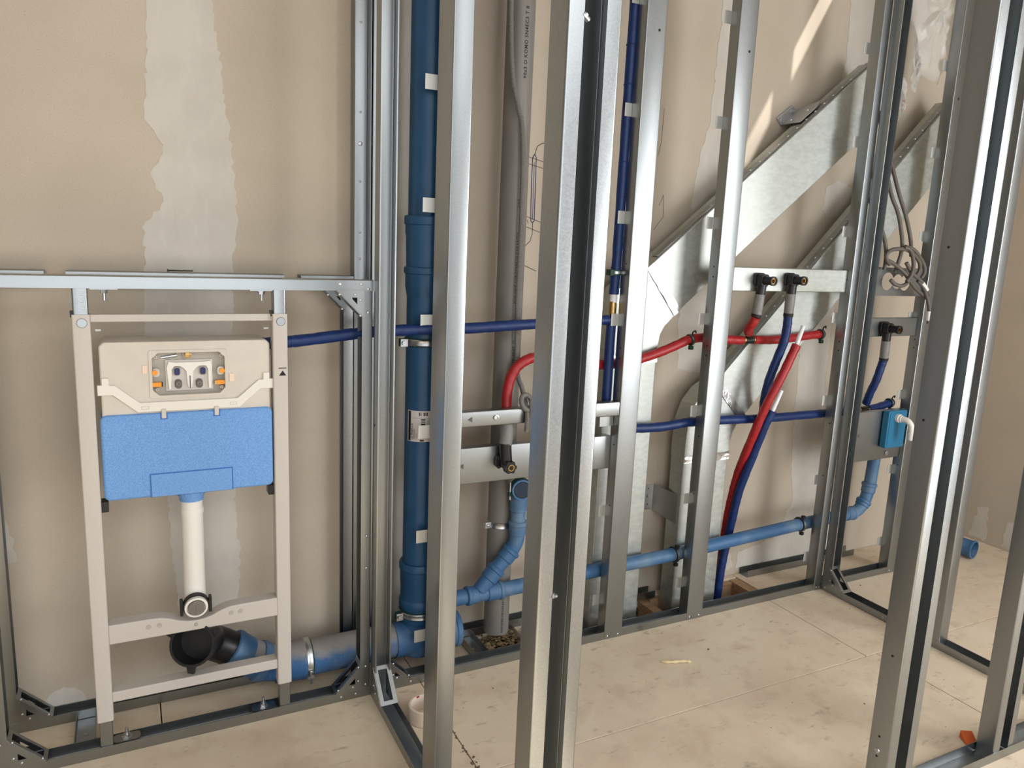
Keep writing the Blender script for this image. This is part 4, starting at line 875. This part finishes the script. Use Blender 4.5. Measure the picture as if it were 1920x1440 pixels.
MB().lathe([(.010,0),(.010,.003),(.005,.0035),(.005,.008),(0,.008)], (2.288,.0184,.562), (0,-1,0), 14).build('screw_head', ZINC, tp)
tb = thing('siphon_box', 'teal wall box with a white hose elbow', 'box', (2.285,.0,.596))
MB().rbox(2.232,2.348,-.012,.0175,.594,.756,.008).build('housing', TEAL, tb, bevel=.003)
MB().rbox(2.240,2.340,-.014,-.011,.602,.748,.006).build('cover', TEAL, tb, bevel=.001)
we = smooth_path([(2.285,-.012,.725),(2.287,-.035,.725),(2.292,-.055,.722),(2.298,-.068,.708),(2.302,-.073,.685),(2.303,-.074,.642)], 6)
MB().tube(we, .0125, 18).build('white_elbow', WHITE, tb)
MB().lathe([(.0185,0),(.0185,.012),(.0145,.016),(.0145,.022),(.0125,.022)], (2.285,-.014,.725), (0,-1,0), 22).build('collar_nut', WHITE, tb)
MB().lathe([(.0145,0),(.0145,.010)], (2.3025,-.0735,.665), (0,0,1), 18).build('ridge', WHITE, tb)

# ================================================================== loose cable tubes with knot in the right bay
cb = thing('cable_bundle', 'knotted dark grey cable tubes hanging in the right bay', 'cable', (2.2,-.01,1.14))
def ctube(pts, nm='cable_tube'): MB().tube(smooth_path(pts, 7), .0078, 12).build(nm, CABLE, cb)
ctube([(2.03,.06,1.95),(2.045,.03,1.80),(2.077,.0,1.645),(2.120,-.005,1.58),(2.147,-.006,1.531),(2.172,-.008,1.46),(2.176,-.008,1.416),(2.170,-.004,1.37),(2.165,.0,1.335)])
ctube([(2.05,.07,1.95),(2.075,.03,1.80),(2.123,.0,1.648),(2.165,-.004,1.58),(2.197,-.006,1.523),(2.225,-.008,1.46),(2.233,-.008,1.425),(2.235,-.012,1.40)])
ctube([(2.02,.05,1.62),(2.035,.02,1.55),(2.049,.0,1.505),(2.075,-.002,1.46),(2.091,-.003,1.414),(2.10,.0,1.365),(2.102,.004,1.345)])
ctube([(2.100,-.02,1.365),(2.075,-.022,1.385),(2.072,-.022,1.405),(2.095,-.024,1.422),(2.135,-.028,1.428),(2.18,-.032,1.425),(2.225,-.034,1.405),(2.262,-.034,1.375),(2.272,-.030,1.345),(2.262,-.026,1.325)])
ctube([(2.090,-.012,1.382),(2.12,-.016,1.372),(2.16,-.022,1.352),(2.19,-.03,1.33),(2.205,-.034,1.315),(2.20,-.034,1.295),(2.175,-.032,1.283),(2.145,-.024,1.287),(2.125,-.014,1.305)])
ctube([(2.155,-.034,1.435),(2.185,-.04,1.425),(2.205,-.042,1.395),(2.212,-.044,1.36),(2.205,-.044,1.325),(2.185,-.042,1.30)])
ctube([(2.165,-.03,1.438),(2.21,-.036,1.428),(2.25,-.038,1.40),(2.285,-.036,1.37),(2.300,-.034,1.34),(2.290,-.03,1.315)])
ctube([(2.185,-.030,1.375),(2.22,-.036,1.335),(2.262,-.040,1.312),(2.30,-.042,1.285),(2.330,-.042,1.257),(2.340,-.042,1.247)])
ctube([(2.19,-.025,1.335),(2.225,-.03,1.30),(2.268,-.03,1.27),(2.31,-.03,1.25),(2.343,-.03,1.235),(2.352,-.028,1.228)])
ctube([(2.262,-.036,1.305),(2.295,-.04,1.28),(2.322,-.042,1.245),(2.345,-.044,1.20),(2.352,-.044,1.165),(2.356,-.044,1.130)])
for a, b in (((2.283,-.041,1.297),(2.318,-.042,1.268)),((2.3485,-.044,1.182),(2.3545,-.044,1.143))):
    MB().tube([a, b], .0092, 14).build('white_tape_band', WHITE, cb)
# plastic film hanging at the top right, over the duct end
def film(nm, lab, outline, y, amp, seed):
    rnd = random.Random(seed); b = MB(); cx = sum(p[0] for p in outline)/len(outline); cz = sum(p[1] for p in outline)/len(outline)
    rings = 6; n = len(outline); vs = []; fs = []
    for k in range(rings, 0, -1):
        for x, z in outline:
            f = k/rings; vs.append((cx+(x-cx)*f+rnd.uniform(-amp,amp)*.5, y+rnd.uniform(-amp,amp)-.03*(1-f), cz+(z-cz)*f+rnd.uniform(-amp,amp)*.5))
    vs.append((cx, y-.03, cz))
    for k in range(rings-1):
        for i in range(n): fs.append((k*n+i, k*n+(i+1)%n, (k+1)*n+(i+1)%n, (k+1)*n+i))
    for i in range(n): fs.append(((rings-1)*n+i, (rings-1)*n+(i+1)%n, rings*n))
    b.add(vs, fs)
    o = b.build(nm, PLASTIC, smooth=20); tag(o, lab, 'plastic film'); sd = o.modifiers.new('solid', 'SOLIDIFY'); sd.thickness = .0006
    return o
def dense(pts, k=4): 
    out = []
    for i in range(len(pts)):
        a, b = Vector(pts[i]), Vector(pts[(i+1)%len(pts)]); out += [tuple(a.lerp(b, j/k)) for j in range(k)]
    return out
film('plastic_sheet', 'crumpled clear plastic film hanging at the top of the right bay', dense([(2.10,2.70),(2.46,2.70),(2.44,2.43),(2.43,2.18),(2.375,2.09),(2.25,2.115),(2.20,2.24),(2.12,2.40)]), .075, .012, 2)
film('plastic_sheet', 'small crumpled strip of clear film below the hanging film', dense([(2.165,2.30),(2.20,2.22),(2.238,2.09),(2.215,2.04),(2.185,2.10)], 3), .065, .010, 5)
film('plastic_bag', 'thin twisted plastic bag with red print beside the right partition', dense([(2.14,2.10),(2.175,2.07),(2.178,2.0),(2.155,1.93),(2.125,1.86),(2.13,1.95)], 3), .07, .006, 9)
for k in range(3): MB().box(2.152,2.172,.058,.0586,1.965+k*.017,1.972+k*.017).build('red_print', DARKRED, bpy.data.objects['plastic_bag'], smooth=0)

# ================================================================== far right blue pipe, small floor things
fp2 = thing('drain_stub', 'blue drain stub in the far right corner, open end towards the room', 'pipe', (2.93,.0,.0))
MB().tube(smooth_path([(2.905,.045,.62),(2.905,.045,.3),(2.905,.045,.12),(2.905,.04,.075),(2.912,.01,.05),(2.918,-.012,.048)], 6), .036, 22).build('pipe', BLUEPD, fp2)
MB().lathe([(.036,0),(.041,.004),(.041,.045),(.044,.048),(.044,.056),(.037,.057),(.036,.02),(0,.02)], (2.912,.004,.0485), (.15,-1,0), 26).build('open_socket', BLUEPD, fp2)
MB().lathe([(.036,0),(0,.0003)], (2.9165,-.028,.0485), (.15,-1,0), 24).build('bore_shade', BORE_SHADE, fp2, smooth=0)  # dark disc in place of the shaded inside of the stub
MB().lathe([(.036,0),(.040,.004),(.040,.04),(.036,.044)], (2.905,.045,.075), (0,0,1), 22).build('socket_rim', BLUEPD, fp2)
tr = thing('tape_roll', 'roll of pale tape on the floor beside the left partition track', 'tape', (.117,-.175,.0))
MB().lathe([(.050,.001),(.052,.003),(.052,.046),(.050,.048),(.045,.048),(.044,.046),(.044,.002),(.045,.001)], (.117,-.175,0), (0,0,1), 36, closed=True).build('tape_body', CARD, tr)
for k in range(9):
    q = 2*PI*k/9+.3; vs = []
    for a_ in (q, q+.22):
        for z in (.018+.012*(k % 3), .024+.012*(k % 3)): vs.append((.117+.0437*math.cos(a_), -.175+.0437*math.sin(a_), z))
    MB().add(vs, [(0,2,3,1)]).build('core_print', DARKRED, tr, smooth=0)
ow = MB(); ow.ext([(0,0),(.045,0),(.045,.022)], (1.512,-.925,.001), (0.5,.87,0), (0,0,1), (.03,-.017,0))
tag(ow.build('wedge', ORANGEW, smooth=0, bevel=.001), 'orange plastic wedge on the floor by the far right post', 'wedge')
sv = MB(); sv.tube(smooth_path([(.958,-.202,.004),(.985,-.222,.006),(1.015,-.230,.006),(1.04,-.240,.006),(1.055,-.247,.004)], 5), [.001]+[.0035+.0025*math.sin(i*.7)**2 for i in range(19)]+[.001], 8)
tag(sv.build('wood_shaving', STRAW), 'pale wood shaving lying in the middle of the floor', 'shaving')
lk = MB().tube([(-.51,.228,1.2745),(-.447,.222,1.2745)], [.0022,.0014], 8).build('screw', mat('dark_screw', (70,66,60), .4, .8)); tag(lk, 'loose dark screw lying on the rear rail above the cistern', 'screw')
MB().lathe([(.0045,0),(.004,.002),(0,.002)], (-.51,.228,1.2748), (-1,0,0), 10).build('screw_head', mat('dark_screw', (70,66,60)), lk)
ch = [(1.036,-.022,.012,'crumbled chip of screed on the floor near the middle stud'),(1.17,-.20,.006,'small brown crumb on the floor left of centre'),(1.69,-.52,.009,'dark smear of dirt on the floor left of the right door post')]
for x, y, s, lab in ch:
    c_ = MB().add([Vector((x,y,s*.4))+Vector(p)*s for p in ((1,0,-.35),(-1,.1,-.35),(0,.8,-.38),(0,-.8,-.36),(.1,0,.5),(0,0,-.38))], [(0,2,4),(2,1,4),(1,3,4),(3,0,4),(2,0,5),(1,2,5),(3,1,5),(0,3,5)])
    tag(c_.build('debris_chip', RUBBLE if s > .01 else DIRT, smooth=0), lab, 'debris')
# broken edge crumbs along the floor joint
jt = MB(); rnd = random.Random(11)
for k in range(40):
    y = rnd.uniform(-.455,-.24); x = .166+rnd.gauss(0,.004); s = rnd.uniform(.0015,.004)
    jt.add([Vector((x,y,s*.3))+Vector(p)*s for p in ((1,0,-.3),(-1,0,-.3),(0,1.6,-.3),(0,-1.6,-.3),(0,0,.5))], [(0,2,4),(2,1,4),(1,3,4),(3,0,4)])
tag(jt.build('joint_crumbs', DIRT, smooth=0), 'dark crumbs along the cracked floor joint', 'debris', kind='stuff')
gr = MB(); rnd = random.Random(21)
for k in range(170):
    x = rnd.uniform(.05,2.6); y = rnd.uniform(-.9,-.01); s = rnd.uniform(.0006,.002)*(2.2 if rnd.random() < .06 else 1)
    gr.add([Vector((x,y,s*.3))+Vector(p)*s for p in ((1,0,-.3),(-1,.2,-.3),(0,1,-.3),(0,-1,-.3),(0,0,.5))], [(0,2,4),(2,1,4),(1,3,4),(3,0,4)])
tag(gr.build('floor_grit', DIRT, smooth=0), 'fine dark grit scattered over the beige floor', 'grit', kind='stuff')
for o in bpy.data.objects:
    if '_base' in o: del o['_base']
